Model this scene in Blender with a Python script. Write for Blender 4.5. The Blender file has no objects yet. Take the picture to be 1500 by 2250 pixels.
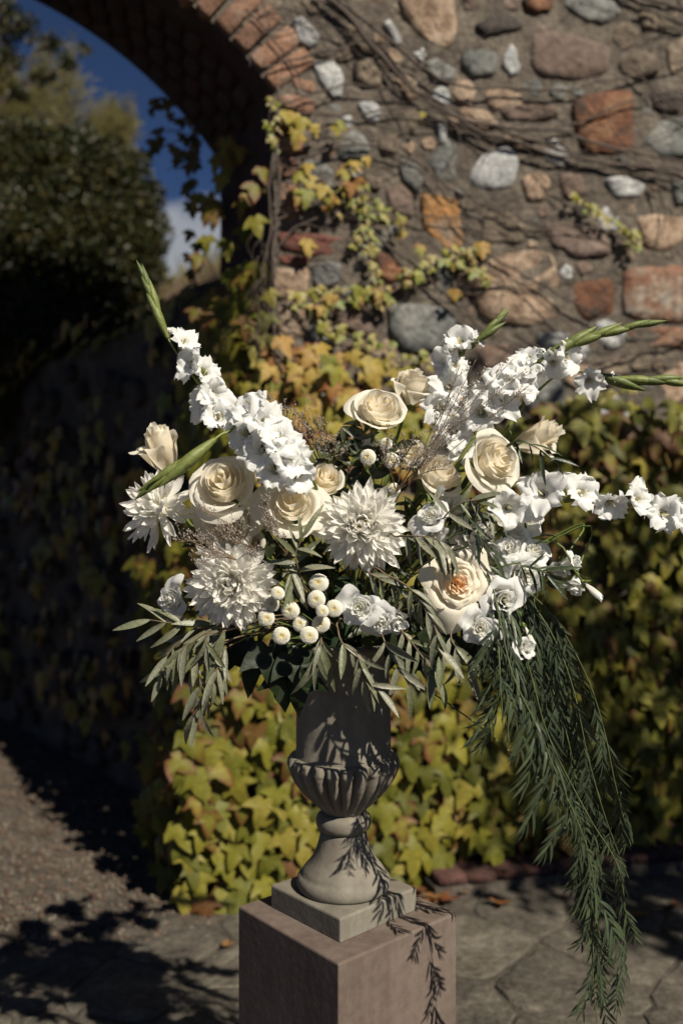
import bpy, math, random
import numpy as np
from mathutils import Vector, Matrix, noise
R = math.radians
random.seed(7)
rnd = random.random
def ru(a, b): return a + (b - a) * rnd()

# ------------------------------------------------------------------ camera, sky, sun
scene = bpy.context.scene
HC = 1.40                      # eye height
F = 1975.0                     # focal length in photo pixels
cam_d = bpy.data.cameras.new('camera'); cam = bpy.data.objects.new('camera', cam_d)
scene.collection.objects.link(cam); scene.camera = cam
cam.location = (0, 0, HC); cam.rotation_euler = (R(90), 0, 0)
cam_d.sensor_fit = 'VERTICAL'; cam_d.sensor_height = 36.0; cam_d.lens = F / 2250 * 36
cam_d.clip_start = 0.05; cam_d.clip_end = 3000
cam_d.dof.use_dof = True; cam_d.dof.focus_distance = 1.62; cam_d.dof.aperture_fstop = 1.9
SUN_AZ, SUN_EL = R(40), R(43)
SUN = Vector((math.sin(SUN_AZ) * math.cos(SUN_EL), -math.cos(SUN_AZ) * math.cos(SUN_EL), math.sin(SUN_EL)))
world = bpy.data.worlds.new('World'); scene.world = world; world.use_nodes = True
nt = world.node_tree; nt.nodes.clear()
wo = nt.nodes.new('ShaderNodeOutputWorld'); bg = nt.nodes.new('ShaderNodeBackground')
sky = nt.nodes.new('ShaderNodeTexSky'); sky.sky_type = 'NISHITA'; sky.sun_disc = False
sky.sun_elevation = SUN_EL; sky.sun_rotation = math.atan2(SUN.x, SUN.y)
sky.altitude = 5000; sky.air_density = 0.6; sky.dust_density = 0.1; sky.ozone_density = 6.0
SKY_STRENGTH = 0.05
bg.inputs['Strength'].default_value = SKY_STRENGTH
tc = nt.nodes.new('ShaderNodeTexCoord'); mp = nt.nodes.new('ShaderNodeMapping')
mp.inputs['Scale'].default_value = (1, 1, 2.2); mp.inputs['Location'].default_value = (0.62, 0.1, 0.25)
nz = nt.nodes.new('ShaderNodeTexNoise'); nz.inputs['Scale'].default_value = 3.2; nz.inputs['Detail'].default_value = 7
nz.inputs['Roughness'].default_value = 0.58
cr = nt.nodes.new('ShaderNodeValToRGB'); cr.color_ramp.elements[0].position = 0.50; cr.color_ramp.elements[1].position = 0.66
sx = nt.nodes.new('ShaderNodeSeparateXYZ'); mr = nt.nodes.new('ShaderNodeMapRange')
mr.inputs['From Min'].default_value = 0.36; mr.inputs['From Max'].default_value = 0.24
mm = nt.nodes.new('ShaderNodeMath'); mm.operation = 'MULTIPLY'
mx = nt.nodes.new('ShaderNodeMix'); mx.data_type = 'RGBA'; mx.inputs[7].default_value = (4.2, 4.5, 5.0, 1)
L = nt.links.new
L(tc.outputs['Generated'], mp.inputs['Vector']); L(mp.outputs[0], nz.inputs['Vector']); L(nz.outputs['Fac'], cr.inputs[0])
L(tc.outputs['Generated'], sx.inputs[0]); L(sx.outputs['Z'], mr.inputs['Value'])
L(cr.outputs[0], mm.inputs[0]); L(mr.outputs[0], mm.inputs[1])
dn = nt.nodes.new('ShaderNodeVectorMath'); dn.operation = 'DISTANCE'; dn.inputs[1].default_value = (-0.155, 0.945, 0.262)
L(tc.outputs['Generated'], dn.inputs[0]); m2 = nt.nodes.new('ShaderNodeMapRange'); m2.inputs['From Min'].default_value = 0.10; m2.inputs['From Max'].default_value = 0.0
m2.inputs['To Max'].default_value = 1.0; L(dn.outputs['Value'], m2.inputs['Value'])
nz2 = nt.nodes.new('ShaderNodeTexNoise'); nz2.inputs['Scale'].default_value = 16; nz2.inputs['Detail'].default_value = 6; L(tc.outputs['Generated'], nz2.inputs['Vector'])
ad = nt.nodes.new('ShaderNodeMath'); ad.operation = 'ADD'; L(m2.outputs[0], ad.inputs[0]); L(nz2.outputs['Fac'], ad.inputs[1])
m3 = nt.nodes.new('ShaderNodeMapRange'); m3.inputs['From Min'].default_value = 0.72; m3.inputs['From Max'].default_value = 0.95; L(ad.outputs[0], m3.inputs['Value'])
mxx = nt.nodes.new('ShaderNodeMath'); mxx.operation = 'MAXIMUM'; L(mm.outputs[0], mxx.inputs[0]); L(m3.outputs[0], mxx.inputs[1]); L(mxx.outputs[0], mx.inputs[0])
L(sky.outputs[0], mx.inputs[6]); L(mx.outputs[2], bg.inputs['Color']); L(bg.outputs[0], wo.inputs['Surface'])
sd = bpy.data.lights.new('sun', 'SUN'); sun = bpy.data.objects.new('sun', sd); scene.collection.objects.link(sun)
sd.energy = 5.0; sd.angle = R(0.53); sd.color = (1.0, 0.915, 0.78)
sun.rotation_euler = SUN.to_track_quat('Z', 'Y').to_euler(); sun.location = (3, -4, 8)
vs = scene.view_settings; vs.view_transform = 'Standard'; vs.look = 'None'; vs.exposure = 0.55; vs.gamma = 1.0
vs.use_curve_mapping = False

# ------------------------------------------------------------------ helpers
C = scene.collection
def P(px, py, Z): return Vector(((px - 750) / F * Z, Z, HC - (py - 1125) / F * Z))
MATS = {}
def mesh(name, verts, faces, smooth=True, attr=None):
    me = bpy.data.meshes.new(name)
    me.from_pydata([tuple(v) for v in verts], [], faces)
    if smooth: me.polygons.foreach_set('use_smooth', [True] * len(me.polygons))
    if attr is not None:
        a = me.attributes.new('edge', 'FLOAT', 'POINT'); a.data.foreach_set('value', attr)
    me.update(); return me
def np_mesh(name, V, Fq, smooth=False, attr=None):
    me = bpy.data.meshes.new(name); n = len(V); m, k = Fq.shape
    me.vertices.add(n); me.vertices.foreach_set('co', V.astype(np.float32).ravel())
    me.loops.add(m * k); me.loops.foreach_set('vertex_index', Fq.astype(np.int32).ravel())
    me.polygons.add(m); me.polygons.foreach_set('loop_start', np.arange(0, m * k, k, dtype=np.int32))
    me.update(calc_edges=True)
    if smooth: me.polygons.foreach_set('use_smooth', np.ones(m, dtype=bool))
    if attr is not None:
        a = me.attributes.new('edge', 'FLOAT', 'POINT'); a.data.foreach_set('value', attr.astype(np.float32))
    return me
WM = {}
def wm(o): return WM.get(o.name, Matrix())
def obj(name, me, mat, parent=None, M=None):
    o = bpy.data.objects.new(name, me); C.objects.link(o)
    if mat is not None and me is not None and not me.materials: me.materials.append(mat)
    if M is not None: o.matrix_local = M if parent is None else M
    if parent is not None:
        o.parent = parent
    WM[o.name] = wm(parent) @ (M if M is not None else Matrix()) if parent else (M if M is not None else Matrix())
    return o
def thing(name, label, cat, M=None, group=None):
    o = bpy.data.objects.new(name, None); C.objects.link(o); o.empty_display_size = 0.02
    if M is None: M = Matrix()
    elif isinstance(M, (Vector, tuple)): M = Matrix.Translation(M)
    o.matrix_world = M; WM[o.name] = M
    o['label'] = label; o['category'] = cat
    if group: o['group'] = group
    return o
def structure(o, kind='structure'): o['kind'] = kind; return o
def wobj(name, verts, faces, mat, parent, smooth=True):   # verts in world space, made local to the parent
    inv = wm(parent).inverted()
    return obj(name, mesh(name, [inv @ Vector(v) for v in verts], faces, smooth), mat, parent)
def frame(origin, z, y=Vector((0, 0, 1)), s=1.0, roll=0.0):   # z = facing direction
    z = Vector(z).normalized(); y = Vector(y)
    x = y.cross(z)
    if x.length < 1e-4: x = Vector((1, 0, 0)).cross(z)
    x.normalize(); yy = z.cross(x)
    m = Matrix((x, yy, z)).transposed().to_4x4()
    m = m @ Matrix.Rotation(roll, 4, 'Z') @ Matrix.Scale(s, 4)
    m.translation = origin; return m
def frame_yz(origin, y, z, s=1.0, sx_=None):   # y = long axis, z ~ normal
    y = Vector(y).normalized(); z = Vector(z); x = y.cross(z)
    if x.length < 1e-4: x = y.cross(Vector((0.3, 0.2, 1)))
    x.normalize(); z = x.cross(y)
    m = Matrix((x * (sx_ or s), y * s, z * s)).transposed().to_4x4(); m.translation = origin; return m
def smooth_path(pts, n=6):
    pts = [Vector(p) for p in pts]
    if len(pts) < 3: 
        return [pts[0].lerp(pts[-1], i / n) for i in range(n + 1)]
    q = [pts[0] * 2 - pts[1]] + pts + [pts[-1] * 2 - pts[-2]]; out = []
    for i in range(1, len(q) - 2):
        a, b, c, d = q[i - 1:i + 3]
        for k in range(n):
            t = k / n
            out.append(0.5 * ((2 * b) + (c - a) * t + (2 * a - 5 * b + 4 * c - d) * t * t + (3 * b - a - 3 * c + d) * t ** 3))
    out.append(pts[-1]); return out
def tube(pts, r0, r1=None, sides=6, wob=0.0):
    if r1 is None: r1 = r0
    V, Fs = [], []; n = len(pts); prev = Vector((0.31, 0.2, 0.93))
    for i, p in enumerate(pts):
        t = (pts[min(i + 1, n - 1)] - pts[max(i - 1, 0)])
        t = t.normalized() if t.length > 1e-9 else Vector((0, 0, 1))
        x = t.cross(prev)
        if x.length < 1e-3: x = t.cross(Vector((1, 0, 0)))
        x.normalize(); y = t.cross(x); prev = y.cross(t) * -1 if False else x.cross(t) * 1.0
        prev = y
        # keep a stable frame
        prev = Vector((0.31, 0.2, 0.93))
        r = (r0 + (r1 - r0) * i / (n - 1)) * (1 + wob * (rnd() - 0.5))
        for k in range(sides):
            a = 2 * math.pi * k / sides
            V.append(p + x * (r * math.cos(a)) + y * (r * math.sin(a)))
    for i in range(n - 1):
        for k in range(sides):
            a = i * sides + k; b = i * sides + (k + 1) % sides
            Fs.append((a, b, b + sides, a + sides))
    Fs.append(tuple(range(sides - 1, -1, -1))); Fs.append(tuple((n - 1) * sides + k for k in range(sides)))
    return V, Fs
def lathe(prof, n=64, mod=None):
    V, Fs = [], []
    for j, (r, z) in enumerate(prof):
        for k in range(n):
            a = 2 * math.pi * k / n; rr = r if mod is None else mod(r, z, a, j)
            V.append((rr * math.cos(a), rr * math.sin(a), z))
    for j in range(len(prof) - 1):
        for k in range(n):
            a = j * n + k; b = j * n + (k + 1) % n
            Fs.append((a, b, b + n, a + n))
    Fs.append(tuple(range(n - 1, -1, -1))); Fs.append(tuple((len(prof) - 1) * n + k for k in range(n)))
    return V, Fs
def join(parts):
    V, Fs = [], []
    for v, f in parts:
        o = len(V); V += list(v); Fs += [tuple(i + o for i in q) for q in f]
    return V, Fs

# ------------------------------------------------------------------ materials
def newmat(name):
    m = bpy.data.materials.new(name); m.use_nodes = True; t = m.node_tree
    return m, t, t.nodes['Principled BSDF'], t.nodes['Material Output']
def node(t, kind, **kw):
    n = t.nodes.new(kind)
    for k, v in kw.items():
        if k in n.inputs: n.inputs[k].default_value = v
        else: setattr(n, k, v)
    return n
def ramp(t, fac, stops):
    r = t.nodes.new('ShaderNodeValToRGB'); e = r.color_ramp.elements
    while len(e) < len(stops): e.new(0.5)
    for el, (p, c) in zip(e, stops): el.position = p; el.color = (*c, 1)
    t.links.new(fac, r.inputs[0]); return r.outputs[0]
def mixc(t, fac, a, b, mode='MIX'):
    m = t.nodes.new('ShaderNodeMix'); m.data_type = 'RGBA'; m.blend_type = mode
    for s, v in ((0, fac), (6, a), (7, b)):
        if hasattr(v, 'links'): t.links.new(v, m.inputs[s])
        elif isinstance(v, tuple): m.inputs[s].default_value = (*v, 1)
        else: m.inputs[s].default_value = v
    return m.outputs[2]
def math_(t, op, a, b=0.0):
    m = t.nodes.new('ShaderNodeMath'); m.operation = op
    for s, v in ((0, a), (1, b)):
        if hasattr(v, 'links'): t.links.new(v, m.inputs[s])
        else: m.inputs[s].default_value = v
    return m.outputs[0]
def objrand(t): return t.nodes.new('ShaderNodeObjectInfo').outputs['Random']
def tnoise(t, scale, detail=4, rough=0.55, vec=None, offs=True):
    n = node(t, 'ShaderNodeTexNoise', Scale=scale, Detail=detail, Roughness=rough)
    tcn = t.nodes.new('ShaderNodeTexCoord'); v = tcn.outputs['Object'] if vec is None else vec
    if offs:
        a = t.nodes.new('ShaderNodeVectorMath'); a.operation = 'ADD'; t.links.new(v, a.inputs[0])
        k = math_(t, 'MULTIPLY', objrand(t), 37.0); t.links.new(k, a.inputs[1]); v = a.outputs[0]
    t.links.new(v, n.inputs['Vector']); return n.outputs['Fac']
def bump(t, p, h, strength, dist=0.01):
    b = node(t, 'ShaderNodeBump', Strength=strength, Distance=dist)
    t.links.new(h, b.inputs['Height']); t.links.new(b.outputs[0], p.inputs['Normal']); return b
def mat_rock(name, c1, c2, c3, s1=14, rough=0.9, bs=0.6, dark=None):
    c1, c2, c3 = [tuple(0.78 * x for x in c) for c in (c1, c2, c3)]
    m, t, p, o = newmat(name)
    n1 = tnoise(t, s1, 5, 0.6); n2 = tnoise(t, s1 * 5, 4, 0.6); n3 = tnoise(t, s1 * 0.35, 2)
    c = ramp(t, n1, [(0.36, c1), (0.52, c2), (0.66, c3)])
    g = ramp(t, n2, [(0.3, (0.38, 0.36, 0.34)), (0.7, (1.3, 1.3, 1.3))])
    c = mixc(t, 0.85, c, g, 'MULTIPLY')
    v = math_(t, 'ADD', math_(t, 'MULTIPLY', objrand(t), 0.45), 0.78)
    vv = t.nodes.new('ShaderNodeCombineColor')
    for i in range(3): t.links.new(v, vv.inputs[i])
    c = mixc(t, 1.0, c, vv.outputs[0], 'MULTIPLY')
    t.links.new(c, p.inputs['Base Color']); p.inputs['Roughness'].default_value = rough
    h = math_(t, 'ADD', math_(t, 'MULTIPLY', n1, 1.2), math_(t, 'MULTIPLY', n2, 0.6))
    bump(t, p, h, bs, 0.02); return m
def mat_plain(name, col, rough=0.6, var=0.25, scale=30, bs=0.0, spec=0.3):
    m, t, p, o = newmat(name)
    n = tnoise(t, scale, 4)
    lo = tuple(x * (1 - var) for x in col); hi = tuple(min(1, x * (1 + var)) for x in col)
    c = ramp(t, n, [(0.3, lo), (0.7, hi)])
    t.links.new(c, p.inputs['Base Color']); p.inputs['Roughness'].default_value = rough
    p.inputs['Specular IOR Level'].default_value = spec
    if bs: bump(t, p, n, bs, 0.004)
    return m
def translucent(t, p, o, col, fac):
    tr = t.nodes.new('ShaderNodeBsdfTranslucent'); ms = t.nodes.new('ShaderNodeMixShader'); ms.inputs[0].default_value = fac
    if hasattr(col, 'links'): t.links.new(col, tr.inputs['Color'])
    else: tr.inputs['Color'].default_value = (*col, 1)
    t.links.new(p.outputs[0], ms.inputs[1]); t.links.new(tr.outputs[0], ms.inputs[2]); t.links.new(ms.outputs[0], o.inputs['Surface'])
def mat_leaf(name, stops, rough=0.5, trans=0.25, edge=None, spec=0.4, vein=12):
    stops = [(q, tuple(0.80 * x for x in c)) for q, c in stops]
    m, t, p, o = newmat(name)
    geo = t.nodes.new('ShaderNodeNewGeometry')
    r = math_(t, 'FRACT', math_(t, 'ADD', objrand(t), math_(t, 'MULTIPLY', geo.outputs['Random Per Island'], 0.97)))
    c = ramp(t, r, stops)
    n = tnoise(t, vein, 3)
    c = mixc(t, 0.6, c, ramp(t, n, [(0.3, (0.6, 0.6, 0.6)), (0.7, (1.25, 1.25, 1.2))]), 'MULTIPLY')
    if edge:
        at = t.nodes.new('ShaderNodeAttribute'); at.attribute_name = 'edge'
        e = math_(t, 'MULTIPLY', math_(t, 'MULTIPLY', at.outputs['Fac'], at.outputs['Fac']), math_(t, 'MULTIPLY', tnoise(t, 5, 3), 1.7))
        sel = math_(t, 'GREATER_THAN', math_(t, 'FRACT', math_(t, 'MULTIPLY', r, 7.3)), 0.74)
        c = mixc(t, math_(t, 'MULTIPLY', e, sel), c, edge)
    t.links.new(c, p.inputs['Base Color']); p.inputs['Roughness'].default_value = rough
    p.inputs['Specular IOR Level'].default_value = spec
    bump(t, p, n, 0.25, 0.004)
    translucent(t, p, o, c, trans); return m
def mat_petal(name, inner, outer, r0, r1, trans=0.22, vein=0.12):
    m, t, p, o = newmat(name)
    tcn = t.nodes.new('ShaderNodeTexCoord'); ln = t.nodes.new('ShaderNodeVectorMath'); ln.operation = 'LENGTH'
    t.links.new(tcn.outputs['Object'], ln.inputs[0])
    f = node(t, 'ShaderNodeMapRange'); f.inputs['From Min'].default_value = r0; f.inputs['From Max'].default_value = r1
    t.links.new(ln.outputs['Value'], f.inputs['Value'])
    c = mixc(t, f.outputs[0], inner, outer)
    n = tnoise(t, 9, 3, 0.6)
    c = mixc(t, 0.5, c, ramp(t, n, [(0.3, (0.86, 0.84, 0.80)), (0.7, (1.03, 1.03, 1.02))]), 'MULTIPLY')
    t.links.new(c, p.inputs['Base Color']); p.inputs['Roughness'].default_value = 0.6
    p.inputs['Specular IOR Level'].default_value = 0.2
    mpn = t.nodes.new('ShaderNodeMapping'); mpn.inputs['Scale'].default_value = (9, 9, 1.2)
    t.links.new(tcn.outputs['Object'], mpn.inputs[0]); w = tnoise(t, 3.0, 3, 0.6, mpn.outputs[0])
    bump(t, p, w, vein, 0.05)
    translucent(t, p, o, c, trans); return m

M_MORTAR = mat_rock('mortar', (0.075, 0.061, 0.046), (0.112, 0.093, 0.072), (0.15, 0.126, 0.098), 9, 0.95, 0.9)
ROCK = {
 'W': mat_rock('white_stone', (0.30, 0.31, 0.31), (0.42, 0.43, 0.43), (0.50, 0.50, 0.48), 13),
 'G': mat_rock('grey_stone', (0.10, 0.105, 0.10), (0.16, 0.165, 0.155), (0.21, 0.21, 0.19), 10),
 'B': mat_rock('dark_brown_stone', (0.035, 0.028, 0.024), (0.06, 0.047, 0.04), (0.10, 0.08, 0.06), 12),
 'T': mat_rock('tan_stone', (0.11, 0.078, 0.056), (0.19, 0.15, 0.105), (0.25, 0.20, 0.145), 12),
 'C': mat_rock('cream_stone', (0.20, 0.13, 0.085), (0.36, 0.26, 0.18), (0.42, 0.33, 0.24), 16),
 'O': mat_rock('orange_stone', (0.30, 0.25, 0.20), (0.52, 0.25, 0.075), (0.56, 0.32, 0.13), 7),
 'R': mat_rock('rusty_stone', (0.06, 0.035, 0.025), (0.17, 0.065, 0.026), (0.24, 0.13, 0.07), 11),
 'S': mat_rock('rust_streaked_stone', (0.20, 0.068, 0.03), (0.24, 0.14, 0.09), (0.34, 0.31, 0.26), 8),
 'P': mat_rock('pinkish_stone', (0.13, 0.085, 0.06), (0.17, 0.12, 0.095), (0.21, 0.155, 0.125), 7),
 'K': mat_rock('red_brick', (0.15, 0.05, 0.035), (0.19, 0.065, 0.045), (0.21, 0.10, 0.07), 14),
 'L': mat_rock('pale_brick', (0.20, 0.105, 0.062), (0.27, 0.145, 0.09), (0.31, 0.20, 0.14), 14),
}
M_FLAG = mat_rock('paving_stone', (0.07, 0.060, 0.045), (0.105, 0.092, 0.070), (0.15, 0.134, 0.103), 8, 0.9, 0.7)
M_GROUND = mat_rock('ground_earth', (0.055, 0.045, 0.033), (0.09, 0.075, 0.056), (0.13, 0.11, 0.084), 6, 0.95, 0.8)
M_PEBBLE = [mat_rock('pebble', (0.14, 0.10, 0.07), (0.24, 0.18, 0.13), (0.34, 0.29, 0.22), 30),]
M_SOFFIT = mat_rock('shaded_brick', (0.035, 0.018, 0.012), (0.06, 0.028, 0.02), (0.055, 0.043, 0.032), 12, 0.95, 0.8)  # brick colour darkened to carry the shade under the arch
M_HILL = mat_rock('dry_hillside', (0.10, 0.06, 0.035), (0.17, 0.11, 0.06), (0.22, 0.16, 0.09), 2.0, 1.0, 0.8)
M_VINE = mat_plain('vine_bark', (0.075, 0.058, 0.048), 0.85, 0.4, 40, 0.4)
M_TWIG = mat_plain('twig_bark', (0.14, 0.10, 0.06), 0.7, 0.3, 60, 0.2)
M_STEM = mat_plain('green_stem', (0.10, 0.14, 0.035), 0.5, 0.25, 40)
M_BUD = mat_leaf('bud_green', [(0.0, (0.16, 0.20, 0.05)), (0.5, (0.22, 0.26, 0.07)), (1.0, (0.13, 0.17, 0.05))], 0.5, 0.2)
M_IVY = mat_leaf('boston_ivy_leaf', [(0.0, (0.075, 0.080, 0.011)), (0.35, (0.155, 0.155, 0.018)), (0.7, (0.225, 0.205, 0.026)), (0.93, (0.27, 0.225, 0.038)), (1.0, (0.13, 0.05, 0.02))],
                 0.55, 0.25, (0.11, 0.02, 0.018), 0.25, 7)
M_IVYGOLD = mat_leaf('golden_ivy_leaf', [(0.0, (0.19, 0.20, 0.028)), (0.45, (0.32, 0.27, 0.04)), (0.8, (0.42, 0.29, 0.065)), (0.95, (0.36, 0.19, 0.05)), (1.0, (0.16, 0.04, 0.02))],
                 0.55, 0.25, (0.16, 0.03, 0.02), 0.25, 7)
M_IVYDARK = mat_leaf('shaded_ivy_leaf', [(0.0, (0.06, 0.065, 0.014)), (0.5, (0.12, 0.11, 0.02)), (1.0, (0.14, 0.07, 0.02))], 0.5, 0.2, (0.08, 0.02, 0.015))  # darker ivy copy, the silhouette shade is in its leaf colour
M_RUNNER = mat_leaf('young_ivy_leaf', [(0.0, (0.14, 0.19, 0.02)), (0.5, (0.28, 0.28, 0.03)), (1.0, (0.36, 0.27, 0.06))], 0.42, 0.25, (0.15, 0.04, 0.02))
M_OLIVE = mat_leaf('olive_leaf', [(0.0, (0.17, 0.18, 0.12)), (0.5, (0.25, 0.25, 0.175)), (1.0, (0.13, 0.15, 0.07))], 0.45, 0.12, None, 0.5, 10)
M_DARKLEAF = mat_leaf('dark_green_leaf', [(0.0, (0.022, 0.034, 0.012)), (0.5, (0.04, 0.055, 0.02)), (1.0, (0.06, 0.065, 0.03))], 0.45, 0.1, None, 0.5, 10)
M_PEPPER = mat_leaf('pepper_leaf', [(0.0, (0.035, 0.052, 0.028)), (0.5, (0.058, 0.080, 0.046)), (1.0, (0.065, 0.085, 0.036))], 0.42, 0.12, None, 0.5, 9)
M_GARIVY = mat_leaf('garden_ivy_leaf', [(0.0, (0.010, 0.018, 0.005)), (1.0, (0.018, 0.030, 0.008))], 0.5, 0.1, None, 0.25, 5)  # dark leaf green deepened to carry the shade below the flowers
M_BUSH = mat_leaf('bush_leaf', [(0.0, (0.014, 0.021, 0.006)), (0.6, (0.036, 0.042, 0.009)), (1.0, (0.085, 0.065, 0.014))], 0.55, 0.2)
M_WISP = mat_leaf('wispy_leaf', [(0.0, (0.16, 0.15, 0.04)), (1.0, (0.24, 0.20, 0.07))], 0.6, 0.3)
M_HEDGE = mat_leaf('laurel_leaf', [(0.0, (0.03, 0.05, 0.015)), (1.0, (0.06, 0.085, 0.02))], 0.45, 0.15)
M_ROSE = mat_petal('cream_petal', (0.91, 0.83, 0.66), (0.91, 0.88, 0.78), 0.2, 0.72, .55, .04)
M_ROSEBLOWN = mat_petal('blown_rose_petal', (0.84, 0.50, 0.22), (0.88, 0.83, 0.70), 0.12, 0.45, .45)
M_WHITE = mat_petal('white_petal', (0.76, 0.73, 0.58), (0.88, 0.89, 0.88), 0.0, 0.5, 0.45, 0.25)
M_MUM = mat_petal('mum_petal', (0.88, 0.86, 0.72), (0.90, 0.89, 0.85), 0.0, 0.55, 0.5, 0.15)
M_BUTTON = mat_petal('button_floret', (0.60, 0.55, 0.32), (0.80, 0.78, 0.68), 0.55, 0.85, 0.1)
M_YELLOW = mat_plain('yellow_centre', (0.60, 0.34, 0.03), 0.8, 0.4, 200, 0.5)
M_LIMO = mat_plain('sea_lavender_floret', (0.25, 0.215, 0.19), 0.8, 0.4, 300)
M_FOAM = mat_plain('floral_foam', (0.015, 0.03, 0.012), 0.95, 0.3, 60, 0.5)
def mat_cast(name, base, tint):
    base, tint = [tuple(0.80 * x for x in c) for c in (base, tint)]
    m, t, p, o = newmat(name)
    n1 = tnoise(t, 5, 4, 0.6, None, False); n2 = tnoise(t, 60, 5, 0.6, None, False)
    tcn = t.nodes.new('ShaderNodeTexCoord'); mpn = t.nodes.new('ShaderNodeMapping'); mpn.inputs['Scale'].default_value = (14, 14, 1.5)
    t.links.new(tcn.outputs['Object'], mpn.inputs[0]); n3 = tnoise(t, 1.6, 4, 0.6, mpn.outputs[0], False)
    c = ramp(t, n1, [(0.35, base), (0.65, tint)])
    c = mixc(t, 0.7, c, ramp(t, n3, [(0.3, (0.72, 0.70, 0.68)), (0.7, (1.12, 1.12, 1.12))]), 'MULTIPLY')
    c = mixc(t, 0.6, c, ramp(t, n2, [(0.3, (0.75, 0.75, 0.75)), (0.7, (1.15, 1.15, 1.15))]), 'MULTIPLY')
    t.links.new(c, p.inputs['Base Color']); p.inputs['Roughness'].default_value = 0.8; p.inputs['Specular IOR Level'].default_value = 0.25
    bump(t, p, n2, 0.35, 0.003); return m
M_URN = mat_cast('cast_stone_urn', (0.19, 0.168, 0.135), (0.225, 0.21, 0.17))
M_PED = mat_cast('cast_stone_pedestal', (0.13, 0.098, 0.080), (0.185, 0.145, 0.120))

# ------------------------------------------------------------------ the wall frame
TH = R(15)
WO = Vector((-0.25, 3.3, 0)); WU = Vector((math.cos(TH), math.sin(TH), 0)); WN = Vector((math.sin(TH), -math.cos(TH), 0))
WMAT = Matrix.Translation(WO) @ Matrix.Rotation(TH, 4, 'Z')
def wuv(px, py, w=0.0):
    d = Vector(((px - 750) / F, 1, -(py - 1125) / F)); o = Vector((0, 0, HC)); q = WO + WN * w
    t = (q - o).dot(WN) / d.dot(WN); p = o + d * t
    return ((p - WO).dot(WU), p.z)
def Wp(u, v, w=0.0): return WO + WU * u + WN * w + Vector((0, 0, v))
RA, HW, V0 = 1.19, 0.95, 2.94
VC = V0 - math.sqrt(RA * RA - HW * HW)
def arch(u, du=0.0, dv=0.0, grow=0.0):   # opening top at u (front curve)
    x = u + HW - du
    r = RA + grow
    return VC + dv + math.sqrt(max(r * r - x * x, 0.0)) if abs(x) < r else VC + dv

# ------------------------------------------------------------------ ground
def ground_h(x, y): return 0.0
gm = mesh('ground', [(-400, -400, 0), (400, -400, 0), (400, 400, 0), (-400, 400, 0)], [(0, 1, 2, 3)], False)
ground = structure(obj('ground', gm, M_GROUND)); 
def clip(poly, n, d):      # keep dot(p,n)<=d
    out = []
    for i in range(len(poly)):
        a, b = poly[i], poly[(i + 1) % len(poly)]
        da, db = a[0] * n[0] + a[1] * n[1] - d, b[0] * n[0] + b[1] * n[1] - d
        if da <= 0: out.append(a)
        if da * db < 0:
            t = da / (da - db); out.append((a[0] + (b[0] - a[0]) * t, a[1] + (b[1] - a[1]) * t))
    return out
def chaikin(p, k=1):
    for _ in range(k):
        q = []
        for i in range(len(p)):
            a, b = p[i], p[(i + 1) % len(p)]
            q += [(a[0] * 0.88 + b[0] * 0.12, a[1] * 0.88 + b[1] * 0.12), (a[0] * 0.12 + b[0] * 0.88, a[1] * 0.12 + b[1] * 0.88)]
        p = q
    return p
def resample(poly, step):
    out = []
    for i in range(len(poly)):
        a, b = poly[i], poly[(i + 1) % len(poly)]
        d = math.hypot(b[0] - a[0], b[1] - a[1]); n = max(1, int(d / step))
        for k in range(n): out.append((a[0] + (b[0] - a[0]) * k / n, a[1] + (b[1] - a[1]) * k / n))
    return out
def slab(poly, T, jit, rings=((1.0, -0.01), (1.0, 0.5), (0.96, 0.85), (0.7, 1.0), (0.35, 1.0)), rough=0.15, step=0.035):
    cx = sum(p[0] for p in poly) / len(poly); cy = sum(p[1] for p in poly) / len(poly)
    poly = resample(chaikin(poly), step)
    poly = [(x - cx + jit * (rnd() - 0.5), y - cy + jit * (rnd() - 0.5)) for x, y in poly]
    n = len(poly); V, Fs = [], []
    tilt = (ru(-1, 1) * 4 * T, ru(-1, 1) * 4 * T)
    for j, (s, h) in enumerate(rings):
        for (x, y) in poly:
            hh = T * h if h > 0 else h
            if j >= 2: hh += T * rough * (rnd() - 0.5) * 2 + (tilt[0] * x + tilt[1] * y) * min(1, h)
            V.append((x * s, y * s, hh))
    V.append((0, 0, T * rings[-1][1]))
    for j in range(len(rings) - 1):
        for k in range(n):
            a = j * n + k; b = j * n + (k + 1) % n; Fs.append((a, b, b + n, a + n))
    c = len(V) - 1; l = (len(rings) - 1) * n
    for k in range(n): Fs.append((l + k, l + (k + 1) % n, c))
    return V, Fs, cx, cy
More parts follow.
